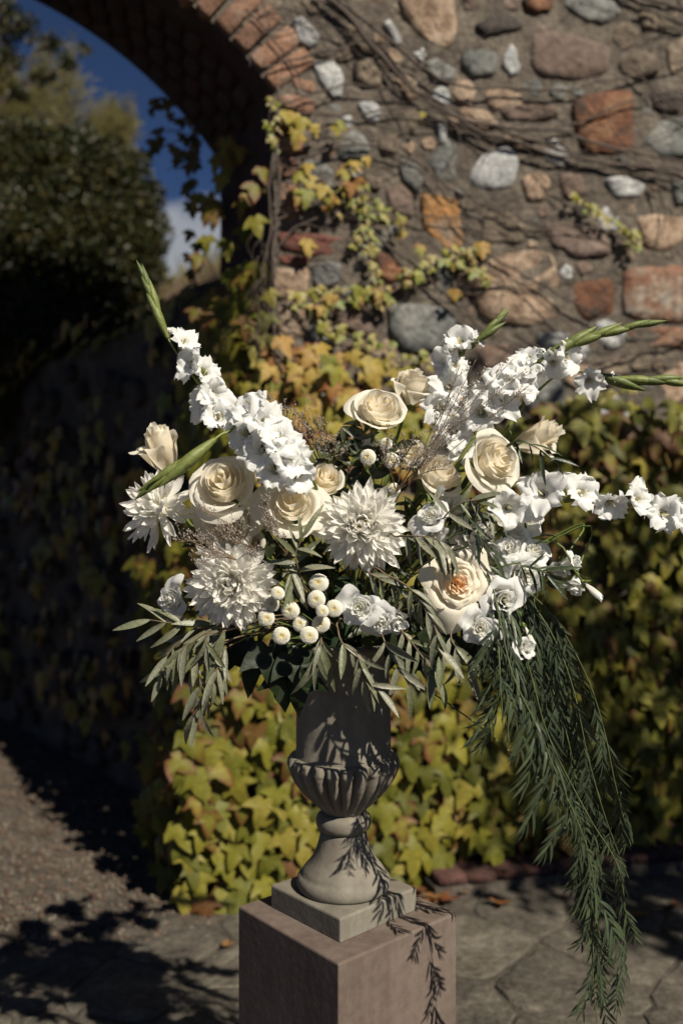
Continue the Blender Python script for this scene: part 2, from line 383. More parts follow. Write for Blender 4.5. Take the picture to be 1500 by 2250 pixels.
# crazy paving
paving = structure(obj('paving', mesh('paving', [(-3.2, 0.6, 0.004), (4.5, 0.6, 0.004), (4.5, 4.6, 0.004), (-0.2, 3.27, 0.004), (-3.2, 2.45, 0.004)], [(0, 1, 2, 3, 4)], False), M_GROUND))
seeds = []
random.seed(3)
for i in range(6000):
    p = (ru(-2.6, 3.6), ru(0.9, 4.0))
    if all((p[0] - q[0]) ** 2 + (p[1] - q[1]) ** 2 > 0.25 ** 2 for q in seeds): seeds.append(p)
for s in seeds:
    if (Vector((s[0], s[1], 0)) - WO).dot(WN) < 0.16: continue
    cell = [(s[0] - 0.6, s[1] - 0.6), (s[0] + 0.6, s[1] - 0.6), (s[0] + 0.6, s[1] + 0.6), (s[0] - 0.6, s[1] + 0.6)]
    for q in seeds:
        if q is s: continue
        dx, dy = q[0] - s[0], q[1] - s[1]; dd = math.hypot(dx, dy)
        if dd > 1.3: continue
        n = (dx / dd, dy / dd); mid = ((s[0] + q[0]) / 2, (s[1] + q[1]) / 2)
        cell = clip(cell, n, mid[0] * n[0] + mid[1] * n[1] - 0.007)
    if len(cell) < 3: continue
    V, Fs, cx, cy = slab(cell, 0.006, 0.014, ((1.0, -0.003), (0.99, 0.7), (0.96, 1.0), (0.6, 1.0), (0.3, 1.0)), 0.12, 0.05)
    obj('paving_stone', mesh('paving_stone', V, Fs), M_FLAG, paving, Matrix.Translation((cx, cy, 0.004)))

# ------------------------------------------------------------------ arched wall
random.seed(11)
wall = thing('arched_wall', 'rubble stone garden wall with brick edged arch, bare vines and ivy over it', 'wall', WMAT)
TOPV, DEP = 5.8, 0.65
SPL, SDV = -0.11, -0.03
def rise(u): return 0.20 * max(0.0, min(-u, u + 2 * HW))     # the back arch is set higher than the face arch
def wallface():
    V, Fs = [], []
    def vid(u, y, v): V.append((u, y, v)); return len(V) - 1
    def relief(u, v): return -0.012 * noise.noise(Vector((u * 6, v * 6, 0))) - 0.007 * noise.noise(Vector((u * 17, v * 17, 4)))
    def grid(u0, u1, nu, vlo, vhi, nv, y=0.0, rel=True):
        ids = []
        for i in range(nu + 1):
            u = u0 + (u1 - u0) * i / nu; lo, hi = vlo(u), vhi(u)
            ids.append([vid(u, y + (relief(u, lo + (hi - lo) * j / nv) if rel and 0 < i else 0), lo + (hi - lo) * j / nv) for j in range(nv + 1)])
        for i in range(nu):
            for j in range(nv):
                q = (ids[i][j], ids[i + 1][j], ids[i + 1][j + 1], ids[i][j + 1])
                Fs.append(q if y < 0.3 else q[::-1])
        return ids
    grid(0.0, 5.0, 110, lambda u: -0.1, lambda u: TOPV, 160)
    grid(-2 * HW, 0.0, 48, lambda u: arch(u), lambda u: TOPV, 36, 0.0, False)
    grid(-4.5, -2 * HW, 20, lambda u: -0.1, lambda u: TOPV, 20, 0.0, False)
    gb0 = -2 * HW - 0.2; gb1 = SPL
    def bk(u):
        t = (u - gb0) / (gb1 - gb0); uu = -2 * HW + t * 2 * HW
        return arch(uu) + SDV + rise(uu)
    grid(gb1, 5.0, 4, lambda u: -0.1, lambda u: TOPV, 4, DEP, False)
    grid(gb0, gb1, 48, bk, lambda u: TOPV, 4, DEP, False)
    grid(-4.5, gb0, 4, lambda u: -0.1, lambda u: TOPV, 4, DEP, False)
    f = [vid(-4.5, 0, TOPV), vid(5, 0, TOPV), vid(5, DEP, TOPV), vid(-4.5, DEP, TOPV)]; Fs.append(tuple(f))
    for uu in (-4.5, 5.0):
        f = [vid(uu, 0, -0.1), vid(uu, DEP, -0.1), vid(uu, DEP, TOPV), vid(uu, 0, TOPV)]; Fs.append(tuple(f if uu < 0 else f[::-1]))
    wallV, wallF = V, Fs
    return V, Fs
V, Fs = wallface()
obj('wall_core', mesh('wall_core', V, Fs), M_MORTAR, wall)
# the soffit and reveals, brick lined, flaring towards the back
path_f = [(0.0, -0.1)] + [(0.0, v) for v in np.linspace(0.1, V0, 24)] + [(u, arch(u)) for u in np.linspace(0, -2 * HW, 50)[1:]] + [(-2 * HW, v) for v in np.linspace(V0, -0.1, 12)[1:]]
V, Fs = [], []
for (u, v) in path_f:
    t = (u + 2 * HW) / (2 * HW)
    ub = (-2 * HW - 0.2) + t * (2 * HW + 0.2 + SPL)
    vb = v + SDV * min(1, max(0, (v - 0.2) / 2.7))
    vb += rise(u)
    for k in range(9):
        s = k / 8; j = 0.012 * noise.noise(Vector((u * 9 + s * 7, v * 9, 3)))
        V.append((u + (ub - u) * s + j * (0 < k < 8), DEP * s, v + (vb - v) * s + j * (0 < k < 8)))
for i in range(len(path_f) - 1):
    for k in range(8):
        a = i * 9 + k; Fs.append((a, a + 1, a + 10, a + 9))
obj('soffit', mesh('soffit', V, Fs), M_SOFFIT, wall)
# bricks lining the soffit, each its own
def brick_mesh(L_, W_, H_, jit=0.004):
    V = []
    for z in (-0.5, 0.5):
        for (x, y) in ((-.5, -.5), (0, -.52), (.5, -.5), (.52, 0), (.5, .5), (0, .52), (-.5, .5), (-.52, 0)):
            V.append((x * L_ + ru(-jit, jit), y * W_ + ru(-jit, jit), z * H_ + ru(-jit, jit)))
    V2 = [(x * 0.93, y * 0.88, (0.56 if z > 0 else -0.56) * H_) for (x, y, z) in V]
    o = V[:8]; t = V[8:]; A = V2[:8] + o + t + V2[8:]
    Fs = []
    for r in range(3):
        for k in range(8): Fs.append((r * 8 + k, r * 8 + (k + 1) % 8, (r + 1) * 8 + (k + 1) % 8, (r + 1) * 8 + k))
    Fs.append(tuple(range(7, -1, -1))); Fs.append(tuple(range(24, 32)))
    return A, Fs
BR = [mesh('brick', *brick_mesh(0.19, 0.068, 0.10)) for _ in range(5)]
SBR = [mesh('brick', *brick_mesh(0.20, 0.066, 0.05)) for _ in range(4)]
ph0 = math.asin(HW / RA); dphi = 0.082 / RA
ph = ph0 - dphi * 0.4
while ph > -ph0:
    rr = RA + 0.10 + ru(-0.006, 0.008)
    rad = Vector((math.sin(ph), 0, math.cos(ph))); tan = Vector((math.cos(ph), 0, -math.sin(ph)))
    # brick length radial, height = depth into the wall
    M = Matrix((rad, tan, rad.cross(tan))).transposed().to_4x4(); M.translation = Vector((-HW, 0.036 + ru(-0.004, 0.004), VC)) + rad * rr
    o = obj('brick', random.choice(BR), None, wall, M)
    if not o.data.materials: o.data.materials.append(ROCK['L'])
    ph -= dphi
for row in range(4):       # soffit rows behind the face ring, near half only
    ph = ph0 - dphi * (0.5 if row % 2 else 1.0)
    while ph > -0.25:
        s = (0.19 + row * 0.115) / DEP
        rad = Vector((math.sin(ph), 0, math.cos(ph))); tan = Vector((math.cos(ph), 0, -math.sin(ph)))
        d = Vector((0, 1, 0)); c = Vector((-HW, 0, VC)) + rad * (RA + 0.012)
        uu = c.x; t = (uu + 2 * HW) / (2 * HW); ub = (-2 * HW - 0.2) + t * (2 * HW + 0.2 + SPL)
        c = Vector((uu + (ub - uu) * s, DEP * s, c.z + (SDV + rise(uu)) * s))
        M = Matrix((d * 0.55, tan, d.cross(tan))).transposed().to_4x4(); M.translation = c
        o = obj('brick', random.choice(SBR), None, wall, M)
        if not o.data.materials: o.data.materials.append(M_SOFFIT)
        ph -= dphi * 1.02
STONES = [
 ('W', [(640,45),(665,38),(700,75),(702,92),(680,108),(650,95)]), ('W', [(685,135),(735,133),(757,170),(748,215),(735,218),(700,180)]),
 ('W', [(785,225),(820,222),(838,245),(828,272),(800,262)]), ('W', [(1027,385),(1055,345),(1110,318),(1138,345),(1130,405),(1100,418),(1040,412)]),
 ('W', [(1105,120),(1120,98),(1135,120),(1140,160),(1115,172),(1100,150)]), ('C', [(872,0),(900,-40),(985,-40),(998,10),(1003,80),(985,108),(940,90),(915,75),(880,30)]),
 ('O', [(925,425),(960,430),(1008,440),(1012,490),(1018,540),(985,550),(930,500)]), ('P', [(1172,48),(1215,65),(1340,100),(1335,160),(1270,178),(1180,165),(1163,140)]),
 ('R', [(1145,-10),(1215,-10),(1210,25),(1175,32),(1150,20)]), ('G', [(1235,10),(1255,-15),(1340,0),(1362,30),(1325,55),(1285,45)]),
 ('T', [(1395,35),(1420,30),(1475,50),(1460,68),(1405,65)]), ('B', [(1040,60),(1080,30),(1140,35),(1150,60),(1100,75),(1060,80)]),
 ('G', [(1015,115),(1060,108),(1095,120),(1090,165),(1030,170),(1012,145)]), ('G', [(930,140),(960,130),(1000,160),(990,185),(950,180)]),
 ('R', [(1255,225),(1300,205),(1388,195),(1388,335),(1290,340),(1262,290)]), ('G', [(1410,310),(1450,265),(1520,255),(1530,345),(1440,345)]),
 ('T', [(1460,100),(1500,80),(1540,100),(1530,175),(1475,165)]), ('T', [(1358,140),(1390,110),(1440,130),(1445,165),(1390,175),(1362,160)]),
 ('T', [(775,140),(810,135),(845,170),(835,195),(780,185)]), ('T', [(740,60),(770,50),(820,100),(830,120),(790,115)]),
 ('G', [(745,290),(785,285),(815,325),(800,350),(740,350)]), ('T', [(830,310),(860,290),(880,310),(870,345),(840,335)]),
 ('G', [(875,350),(915,365),(928,400),(915,430),(880,395)]), ('G', [(935,350),(985,300),(1003,330),(1003,400),(960,395)]),
 ('P', [(845,420),(880,400),(905,430),(910,480),(860,470)]), ('C', [(1145,390),(1185,372),(1208,400),(1195,440),(1155,445)]),
 ('P', [(1225,380),(1275,385),(1290,430),(1240,440)]), ('W', [(1320,395),(1370,386),(1418,408),(1405,430),(1350,438)]),
 ('T', [(1060,470),(1110,460),(1155,500),(1150,530),(1060,540),(1055,520)]), ('P', [(1190,490),(1270,490),(1335,520),(1340,560),(1265,568),(1210,540)]),
 ('C', [(1395,480),(1440,470),(1510,480),(1515,515),(1460,555),(1410,540)]), ('C', [(1065,570),(1150,548),(1215,560),(1240,690),(1160,720),(1050,700),(1035,620)]),
 ('R', [(1255,620),(1345,610),(1350,690),(1280,705),(1255,670)]), ('S', [(1362,590),(1540,582),(1540,712),(1370,700)]),
 ('K', [(608,510),(690,515),(765,525),(760,560),(680,560),(615,545)]), ('C', [(601,588),(680,590),(675,656),(605,660)]),
 ('C', [(605,668),(672,663),(670,740),(615,760)]), ('G', [(685,580),(745,575),(748,620),(690,640)]),
 ('R', [(820,560),(860,555),(885,600),(860,625),(830,610)]), ('P', [(735,660),(790,660),(820,730),(800,745),(735,710)]),
 ('G', [(850,670),(900,665),(995,680),(1010,760),(900,780),(855,740)]), ('K', [(715,780),(765,785),(760,825),(720,815)]),
 ('T', [(790,760),(810,775),(830,820),(800,815)]), ('P', [(1040,760),(1120,755),(1140,800),(1060,810)]),
 ('L', [(628,168),(690,180),(692,208),(640,195)]), ('L', [(612,208),(690,222),(688,255),(614,240)]), ('L', [(615,400),(650,405),(665,470),(612,490)]),
 ('L', [(606,258),(650,262),(655,292),(608,290)]), ('L', [(606,300),(668,305),(666,340),(608,336)]), ('L', [(607,346),(655,350),(650,392),(608,390)]),
 ('T', [(555,10),(600,-8),(622,12),(600,38),(572,36)]), ('T', [(655,0),(695,0),(705,30),(680,35)]), ('W', [(838,55),(850,45),(882,95),(872,102)]),
 ('T', [(800,388),(838,386),(838,418),(806,415)]), ('C', [(1060,200),(1110,195),(1150,215),(1140,245),(1075,240)]), ('P', [(1090,230),(1220,235),(1225,262),(1110,268)]),
 ('C', [(1010,235),(1070,245),(1095,275),(1060,290),(1010,275)]), ('W', [(1175,735),(1225,728),(1260,745),(1230,765),(1185,762)]),
 ('S', [(1380,725),(1460,718),(1540,722),(1540,765),(1400,765)]), ('C', [(1005,600),(1028,598),(1030,650),(1008,655)]), ('K', [(612,560),(680,566),(678,582),(612,580)]),
 ('W', [(958,270),(975,268),(978,320),(962,318)]), ('G', [(1470,400),(1510,395),(1515,450),(1480,452)]), ('B', [(1420,200),(1490,205),(1500,245),(1440,250)]),
]
polys = []
def inpoly(p, poly):
    r = False; j = len(poly) - 1
    for i in range(len(poly)):
        a, b = poly[i], poly[j]
        if (a[1] > p[1]) != (b[1] > p[1]) and p[0] < (b[0] - a[0]) * (p[1] - a[1]) / (b[1] - a[1]) + a[0]: r = not r
        j = i
    return r
XR = Matrix(((1, 0, 0, 0), (0, 0, -1, 0), (0, 1, 0, 0), (0, 0, 0, 1)))
occ = []      # occupied samples
def add_stone(key, poly, T, jit, rough=0.14):
    V, Fs, cx, cy = slab(poly, T, jit, ((1.03, -0.02), (1.0, 0.35), (0.95, 0.85), (0.66, 1.0), (0.33, 1.0)), rough, 0.022)
    M = XR.copy(); M.translation = (cx, 0.004, cy)
    obj('brick' if key in 'KL' else 'stone', mesh('stone', V, Fs), ROCK[key], wall, M)
    for p in resample(poly, 0.03): occ.append(p)
    occ.append((cx, cy))
for key, pp in STONES:
    poly = [wuv(*q) for q in pp]; polys.append(poly)
    if key in 'KL' : poly = [(max(u, 0.006), v) for u, v in poly]
    add_stone(key, poly, ru(0.012, 0.024), 0.008, .22)
def clear(p, r):
    if p[0] - r < 0.008 and p[1] < V0 + 0.2: return False
    if p[0] < 0.12 and math.hypot(p[0] + HW, p[1] - VC) < RA + 0.215 + r: return False
    if any(inpoly(p, q) for q in polys): return False
    a = OCC - np.array(p); return float((a * a).sum(1).min()) > (r + 0.007) ** 2
cnt = 0
for (rmax, rmin, tries, v_lo) in ((0.105, 0.07, 700, 1.2), (0.07, 0.045, 1500, 1.7), (0.045, 0.022, 4200, 1.9)):
    for _ in range(tries):
        p = (ru(-0.75, 2.3), ru(v_lo, 3.8))
        if any(inpoly(p, q) for q in polys): continue
        d = OCC - np.array(p) if (OCC := np.array(occ)) is not None else None
        r = min(rmax, math.sqrt(float((d * d).sum(1).min())) - 0.006)
        if p[1] < V0 + .2: r = min(r, p[0] - 0.008)
        if p[0] < 0.12: r = min(r, math.hypot(p[0] + HW, p[1] - VC) - RA - 0.215)
        if r < rmin or cnt + len(STONES) > 298: continue
        n = random.choice((4, 5, 5, 6, 7)); a0 = rnd() * 6.28; asp = ru(0.75, 1.0); rot = ru(-0.4, 0.4); pts = []
        for k in range(n):
            a = a0 + 2 * math.pi * (k + ru(-0.28, 0.28)) / n; rr = r * ru(0.95, 1.12)
            x, y = rr * math.cos(a), rr * math.sin(a) * asp
            pts.append((p[0] + x * math.cos(rot) - y * math.sin(rot), p[1] + x * math.sin(rot) + y * math.cos(rot)))
        add_stone(random.choice('GGTTPPBTCCGTWPWC'), pts, ru(0.005, 0.014), 0.009, 0.3); cnt += 1
print('rubble', cnt, 'stones', sum(1 for o in bpy.data.objects if o.name.startswith('stone')))
# low red brick kerb at the foot of the wall
M_KERB = mat_rock('kerb_brick', (0.05, 0.022, 0.017), (0.09, 0.034, 0.025), (0.10, 0.055, 0.04), 14)
kerb = thing('brick_kerb', 'low red brick kerb along the foot of the ivy covered wall', 'kerb', WMAT)
KB = [mesh('brick', *brick_mesh(0.105, 0.19, 0.03, 0.002)) for _ in range(3)]
for i in range(26):
    o = obj('brick', KB[i % 3], M_KERB, kerb, Matrix.Translation((0.62 + i * 0.115, -0.12 + ru(-.004, .004), 0.062 + ru(-.003, .003))) @ Matrix.Rotation(ru(-.03, .03), 4, 'Z'))
obj('kerb_base', mesh('kerb_base', [(0.55, -0.22, 0), (3.7, -0.22, 0), (3.7, -0.03, 0), (0.55, -0.03, 0), (0.55, -0.22, 0.045), (3.7, -0.22, 0.045), (3.7, -0.03, 0.045), (0.55, -0.03, 0.045)],
    [(0, 1, 5, 4), (1, 2, 6, 5), (2, 3, 7, 6), (3, 0, 4, 7), (4, 5, 6, 7)], False), M_MORTAR, kerb)

# ------------------------------------------------------------------ retaining wall and hillside beyond the arch
random.seed(21)
B0 = Vector((-0.62, 3.97, 0)); BD = Vector((-0.62, 0.785, 0)).normalized(); BN = Vector((-0.785, -0.62, 0)).normalized()
BM = Matrix((BD, -BN, Vector((0, 0, 1)))).transposed().to_4x4(); BM.translation = B0
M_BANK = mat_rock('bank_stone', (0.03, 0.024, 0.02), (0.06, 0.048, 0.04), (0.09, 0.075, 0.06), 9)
bank = thing('retaining_wall', 'shaded stone retaining wall beyond the arch, dark with ivy', 'wall', BM)
V, Fs = [], []
for i in range(61):
    for j in range(21):
        u = i * 0.1; v = -0.05 + j * 0.1175
        V.append((u, -0.03 * noise.noise(Vector((u * 4, v * 4, 9))), v))
for i in range(60):
    for j in range(20): a = i * 21 + j; Fs.append((a, a + 21, a + 22, a + 1))
k = len(V); V += [(0, 0.4, -0.05), (0, 0.4, 2.3), (6, 0.4, 2.3), (6, 0.4, -0.05)]; Fs += [(20, 20 + 60 * 21, k + 2, k + 1)[::1], (60 * 21, k + 3, k + 2, 60 * 21 + 20)]
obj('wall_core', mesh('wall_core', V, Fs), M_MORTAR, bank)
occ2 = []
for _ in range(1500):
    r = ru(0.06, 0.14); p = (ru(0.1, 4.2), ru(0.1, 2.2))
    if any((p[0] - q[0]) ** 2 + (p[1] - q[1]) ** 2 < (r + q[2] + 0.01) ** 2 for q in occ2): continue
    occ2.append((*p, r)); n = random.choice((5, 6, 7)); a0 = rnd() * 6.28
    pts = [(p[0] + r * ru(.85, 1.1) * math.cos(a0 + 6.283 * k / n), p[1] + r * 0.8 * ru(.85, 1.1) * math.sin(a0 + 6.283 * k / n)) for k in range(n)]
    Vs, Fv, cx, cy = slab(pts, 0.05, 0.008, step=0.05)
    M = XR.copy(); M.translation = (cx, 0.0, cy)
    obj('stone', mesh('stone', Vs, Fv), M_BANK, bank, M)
V, Fs = [], []
na, nb = 70, 50
for i in range(na):
    a = -1.5 + 40 * (i / (na - 1)) ** 1.6 * (1 if i else 1)
    for j in range(nb):
        b = 0.3 + 50 * (j / (nb - 1)) ** 2.2
        z = 2.22 + 3.1 * (1 - math.exp(-(b - 0.3) / 3.0)) + 0.12 * noise.noise(Vector((a * 0.8, b * 0.8, 0))) + 0.05 * noise.noise(Vector((a * 3, b * 3, 5)))
        z -= 2.0 * max(0, (b - 14) / 30)
        p = B0 + BD * a - BN * b; 
        # keep behind the arched wall
        w = (p - WO).dot(WN)
        if w > -0.75: p = p - WN * (w + 0.75)
        V.append((p.x, p.y, z))
for i in range(na - 1):
    for j in range(nb - 1): a = i * nb + j; Fs.append((a, a + nb, a + nb + 1, a + 1))
hill = structure(obj('hillside', mesh('hillside', V, Fs), M_HILL))
def hill_z(x, y):
    b = -(Vector((x, y, 0)) - B0).dot(BN)
    return 2.22 + 3.1 * (1 - math.exp(-(max(b, 0.3) - 0.3) / 3.0))
# dry grass on the bank
n = 2600; V = []; 
for _ in range(n):
    a = ru(-0.5, 8); b = 0.3 + 6 * rnd() ** 1.3; p = B0 + BD * a - BN * b
    if (p - WO).dot(WN) > -0.85: p = p - WN * 1.2
    z = hill_z(p.x, p.y) - 0.03; h = ru(0.08, 0.28); th = rnd() * 6.28; w = 0.004 + 0.003 * rnd(); dx, dy = math.cos(th) * w, math.sin(th) * w; lx, ly = ru(-.1, .1), ru(-.1, .1)
    V += [(p.x - dx, p.y - dy, z), (p.x + dx, p.y + dy, z), (p.x + dx + lx * .5, p.y + dy + ly * .5, z + h * .6), (p.x + lx, p.y + ly, z + h)]
o = obj('dry_grass', np_mesh('dry_grass', np.array(V), np.arange(len(V)).reshape(-1, 4)), M_WISP)
o['kind'] = 'stuff'; o['label'] = 'dry pale grass on the slope beyond the arch'; o['category'] = 'grass'
# gravel inside the arch
npb = 11000; base = np.array([(1, 0, 0), (-1, 0, 0), (0, 1, 0), (0, -1, 0), (0, 0, 1), (0, 0, -1)], float)
fc = np.array([(0, 2, 4), (2, 1, 4), (1, 3, 4), (3, 0, 4), (2, 0, 5), (1, 2, 5), (3, 1, 5), (0, 3, 5)])
VV, FF = [], []; k = 0
while k < npb:
    x, y = ru(-2.9, -0.4), ru(2.9, 6.2)
    q = Vector((x, y, 0))
    if (q - B0).dot(BN) < 0.02: continue
    if (q - WO).dot(WN) > 0.42 + 0.25 * noise.noise(Vector((x * 3, y * 3, 0))) : continue
    s = ru(0.004, 0.013); an = rnd() * 6.28; rr = np.array([[math.cos(an), -math.sin(an), 0], [math.sin(an), math.cos(an), 0], [0, 0, 1]])
    VV.append((base * (s, s * ru(.6, 1), s * ru(.45, .8)) + np.random.RandomState(k).uniform(-.2, .2, (6, 3)) * s) @ rr.T + (x, y, 0.006)); FF.append(fc + 6 * k); k += 1
m_, t_, p_, o_ = newmat('gravel_mix'); g_ = t_.nodes.new('ShaderNodeNewGeometry')
t_.links.new(ramp(t_, g_.outputs['Random Per Island'], [(0.0, (0.04, 0.026, 0.017)), (0.35, (0.085, 0.048, 0.031)), (0.6, (0.11, 0.075, 0.051)), (0.9, (0.15, 0.125, 0.095)), (1.0, (0.13, 0.12, 0.10))]), p_.inputs['Base Color']); p_.inputs['Roughness'].default_value = 0.85
o = obj('gravel', np_mesh('gravel', np.concatenate(VV), np.concatenate(FF), True), m_); o['kind'] = 'stuff'; o['label'] = 'brown and grey gravel on the ground inside the arch'; o['category'] = 'gravel'

# ------------------------------------------------------------------ leaf clouds (bush, hedge, far trees)
def leaf_cloud(centres, count, size, seed, aspect=0.5, shell=0.55, droop=0.0):
    rs = np.random.RandomState(seed); cs = np.array([c[:3] for c in centres]); rd = np.array([c[3:6] for c in centres])
    vol = rd.prod(1) ** (2 / 3); idx = rs.choice(len(cs), count, p=vol / vol.sum())
    d = rs.normal(size=(count, 3)); d /= np.linalg.norm(d, axis=1)[:, None]
    r = shell + (1 - shell) * rs.uniform(size=count) ** 0.6
    r *= 1 + 0.16 * np.sin(d[:, 0] * 7 + idx) * np.sin(d[:, 2] * 6 + idx * 2)
    c = cs[idx] + d * rd[idx] * r[:, None]
    a = d * 0.6 + rs.normal(size=(count, 3)) * 0.6 + (0, 0, -droop); a /= np.linalg.norm(a, axis=1)[:, None]
    b = np.cross(a, rs.normal(size=(count, 3))); b /= np.linalg.norm(b, axis=1)[:, None]
    s = size * rs.uniform(0.6, 1.3, count)[:, None]; w = s * aspect
    nrm = np.cross(a, b)
    V = np.stack([c - a * s * .5, c + b * w * .5 + nrm * s * .06, c + a * s * .5, c - b * w * .5 + nrm * s * .06], 1).reshape(-1, 3)
    return np_mesh('foliage', V, np.arange(4 * count).reshape(-1, 4))
def shrub(name, label, cat, base, centres, count, size, mat, seed, limbs=7, aspect=0.5, shell=0.5, group=None, kind='stuff', tr=0.05, droop=0.0):
    t = thing(name, label, cat, Vector(base), group); inv = wm(t).inverted(); b = Vector(base)
    parts = []
    for c in centres[:limbs]:
        e = Vector(c[:3]); mid = b.lerp(e, 0.5) + Vector((ru(-.1, .1), ru(-.1, .1), 0.1))
        v, f = tube(smooth_path([b, mid, e], 5), tr, tr * 0.3, 7, 0.1); parts.append(([inv @ q for q in v], f))
    obj('trunk', mesh('trunk', *join(parts)), M_VINE, t)
    me = leaf_cloud(centres, count, size, seed, aspect, shell, droop); me.transform(inv)
    o = obj('crown', me, mat, t); o['kind'] = kind
    return t
random.seed(5)
cen = []
for (px, py, Z, r) in ((60, 440, 7.0, .55), (180, 430, 6.9, .5), (265, 440, 7.0, .32), (120, 560, 6.7, .6), (250, 560, 6.8, .45), (290, 500, 7.0, .28), (20, 620, 6.5, .6), (170, 680, 6.4, .5), (-60, 480, 6.9, .7), (235, 370, 7.0, .25), (110, 360, 7.0, .33), (10, 350, 7.0, .35), (300, 590, 6.9, .22), (-40, 800, 6.1, .6), (90, 790, 6.0, .5), (330, 430, 7, .12), (325, 540, 7, .14), (170, 330, 7, .2), (60, 310, 7, .18), (300, 360, 7, .12)):
    p = P(px, py, Z); cen.append((p.x, p.y, p.z, r, r, r * .95))
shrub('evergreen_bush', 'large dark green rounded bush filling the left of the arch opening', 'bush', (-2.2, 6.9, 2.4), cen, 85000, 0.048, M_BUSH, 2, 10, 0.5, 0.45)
# tall wispy tree behind the bush
t = thing('wispy_tree', 'tall feathery yellow green tree rising behind the dark bush', 'tree', (-3.4, 9.6, 3.2))
inv = wm(t).inverted(); parts = []; V = []
for i in range(46):
    px = ru(-60, 300); top = ru(60, 200) if px < 200 else ru(190, 260)
    b = Vector((-3.2 + ru(-.6, .6), 9.4, 3.3)); e = P(px, top + 40 * rnd(), 9.2); mid = b.lerp(e, 0.6) + Vector((ru(-.15, .15), 0, .1))
    pts = smooth_path([b, mid, e], 10); v, f = tube(pts, 0.012, 0.003, 4); parts.append(([inv @ q for q in v], f))
    for _ in range(420):
        q = pts[int((0.35 + 0.65 * rnd()) * (len(pts) - 1))]; d = Vector((ru(-1, 1), ru(-1, 1), ru(0.2, 1.6))).normalized(); s = ru(.05, .13)
        q = q + Vector((ru(-.09, .09), ru(-.09, .09), ru(-.1, .1))); w = Vector((d.z, 0, -d.x)).normalized() * 0.004
        V += [q - w, q + w, q + d * s + w * .4, q + d * s - w * .4]
obj('trunk', mesh('trunk', *join(parts)), M_VINE, t)
me = np_mesh('foliage', np.array([tuple(v) for v in V]), np.arange(len(V)).reshape(-1, 4)); me.transform(inv)
o = obj('crown', me, M_WISP, t); o['kind'] = 'stuff'
# dark overhanging tree at upper left beyond the arch
cen = []
for (px, py, r) in ((-30, 60, .22), (20, 130, .12), (50, 60, .14), (110, 95, .10), (150, 135, .08), (95, 170, .09), (185, 110, .06), (40, 200, .09), (-60, 160, .25), (10, 20, .12)):
    p = P(px, py, 7.6); cen.append((p.x, p.y, p.z, r * 1.15, r, r))
shrub('overhanging_tree', 'dark drooping tree branches against blue sky in the top left corner', 'tree', (-5.2, 7.8, 3.2), cen, 2600, 0.07, M_BUSH, 9, 9, 0.35, 0.1, tr=0.02, droop=0.8)

# off to the right: unseen hedge, shaped to shade the right of the wall
V, Fs = [], []
hx0, hx1, hy0, hy1, hh = 2.52, 6.5, -0.6, 1.1, 4.75
hedge = thing('shade_hedge', 'unseen tall laurel hedge right of the camera, shaped to shade the wall', 'hedge', (hx0, hy0, 0))
inv = wm(hedge).inverted()
cen = []
random.seed(8)
for i in range(12):
    for j in range(5):
        for k in range(10):
            cen.append((2.70 + .87 * (1.1 - (hy0 + (hy1 - hy0) * j / 4)) + (hx1 - hx0) * i / 11 + ru(-.08, .08), hy0 + (hy1 - hy0) * j / 4, 0.2 + (hh - .35) * k / 9 + ru(-.12, .1), ru(.26, .38), .3, ru(.28, .4)))
me = leaf_cloud(cen, 24000, 0.12, 4, 0.5, 0.2); me.transform(inv); o = obj('crown', me, M_HEDGE, hedge); o['kind'] = 'stuff'
parts = []
for i in range(7):
    v, f = tube(smooth_path([Vector((hx0 + .9 + i * .6, .25, 0)), Vector((hx0 + 1. + i * .6, .3, 2.2)), Vector((hx0 + .9 + i * .6, .2, 4.4))]), .07, .02, 8); parts.append(([inv @ q for q in v], f))
obj('trunk', mesh('trunk', *join(parts)), M_VINE, hedge)

# ------------------------------------------------------------------ ivy
IVO = [(0, 0), (.08, -.12), (.24, -.17), (.36, -.04), (.50, .10), (.66, .36), (.42, .33), (.27, .36), (.24, .58), (.12, .80), (0, 1.06)]
def ivy_leaf(seed, fold=0.25, droop=0.35):
    rs = random.Random(seed)
    out = [(x * rs.uniform(.88, 1.12), y * rs.uniform(.94, 1.06)) for x, y in IVO[1:-1]]
    ring = [(0, 0)] + out + [(0, 1.0)] + [(-x * rs.uniform(.88, 1.12), y * rs.uniform(.94, 1.06)) for x, y in reversed(out)]
    c = (0, .28); V, A = [], []
    def z(x, y): return -fold * abs(x) - droop * max(0, y - .2) ** 1.6 + .05 * math.sin(9 * x + seed) * abs(x) * 2 + 0.03 * math.sin(7 * y + seed)
    V.append((c[0], c[1], z(*c))); A.append(0.0)
    for s, a in ((.55, .45), (1.0, 1.0)):
        for (x, y) in ring:
            X, Y = c[0] + (x - c[0]) * s, c[1] + (y - c[1]) * s; V.append((X, Y, z(X, Y))); A.append(a)
    n = len(ring); Fs = [(0, 1 + k, 1 + (k + 1) % n) for k in range(n)]
    Fs += [(1 + k, 1 + n + k, 1 + n + (k + 1) % n, 1 + (k + 1) % n) for k in range(n)]
    Fs = [tuple(reversed(f)) for f in Fs]
    V = [(x, y, zz) for x, y, zz in V]
    # orient faces up
    return V, Fs, A
IVL = [ivy_leaf(i, ru(.0, .22), ru(.15, .4)) for i in range(6)]
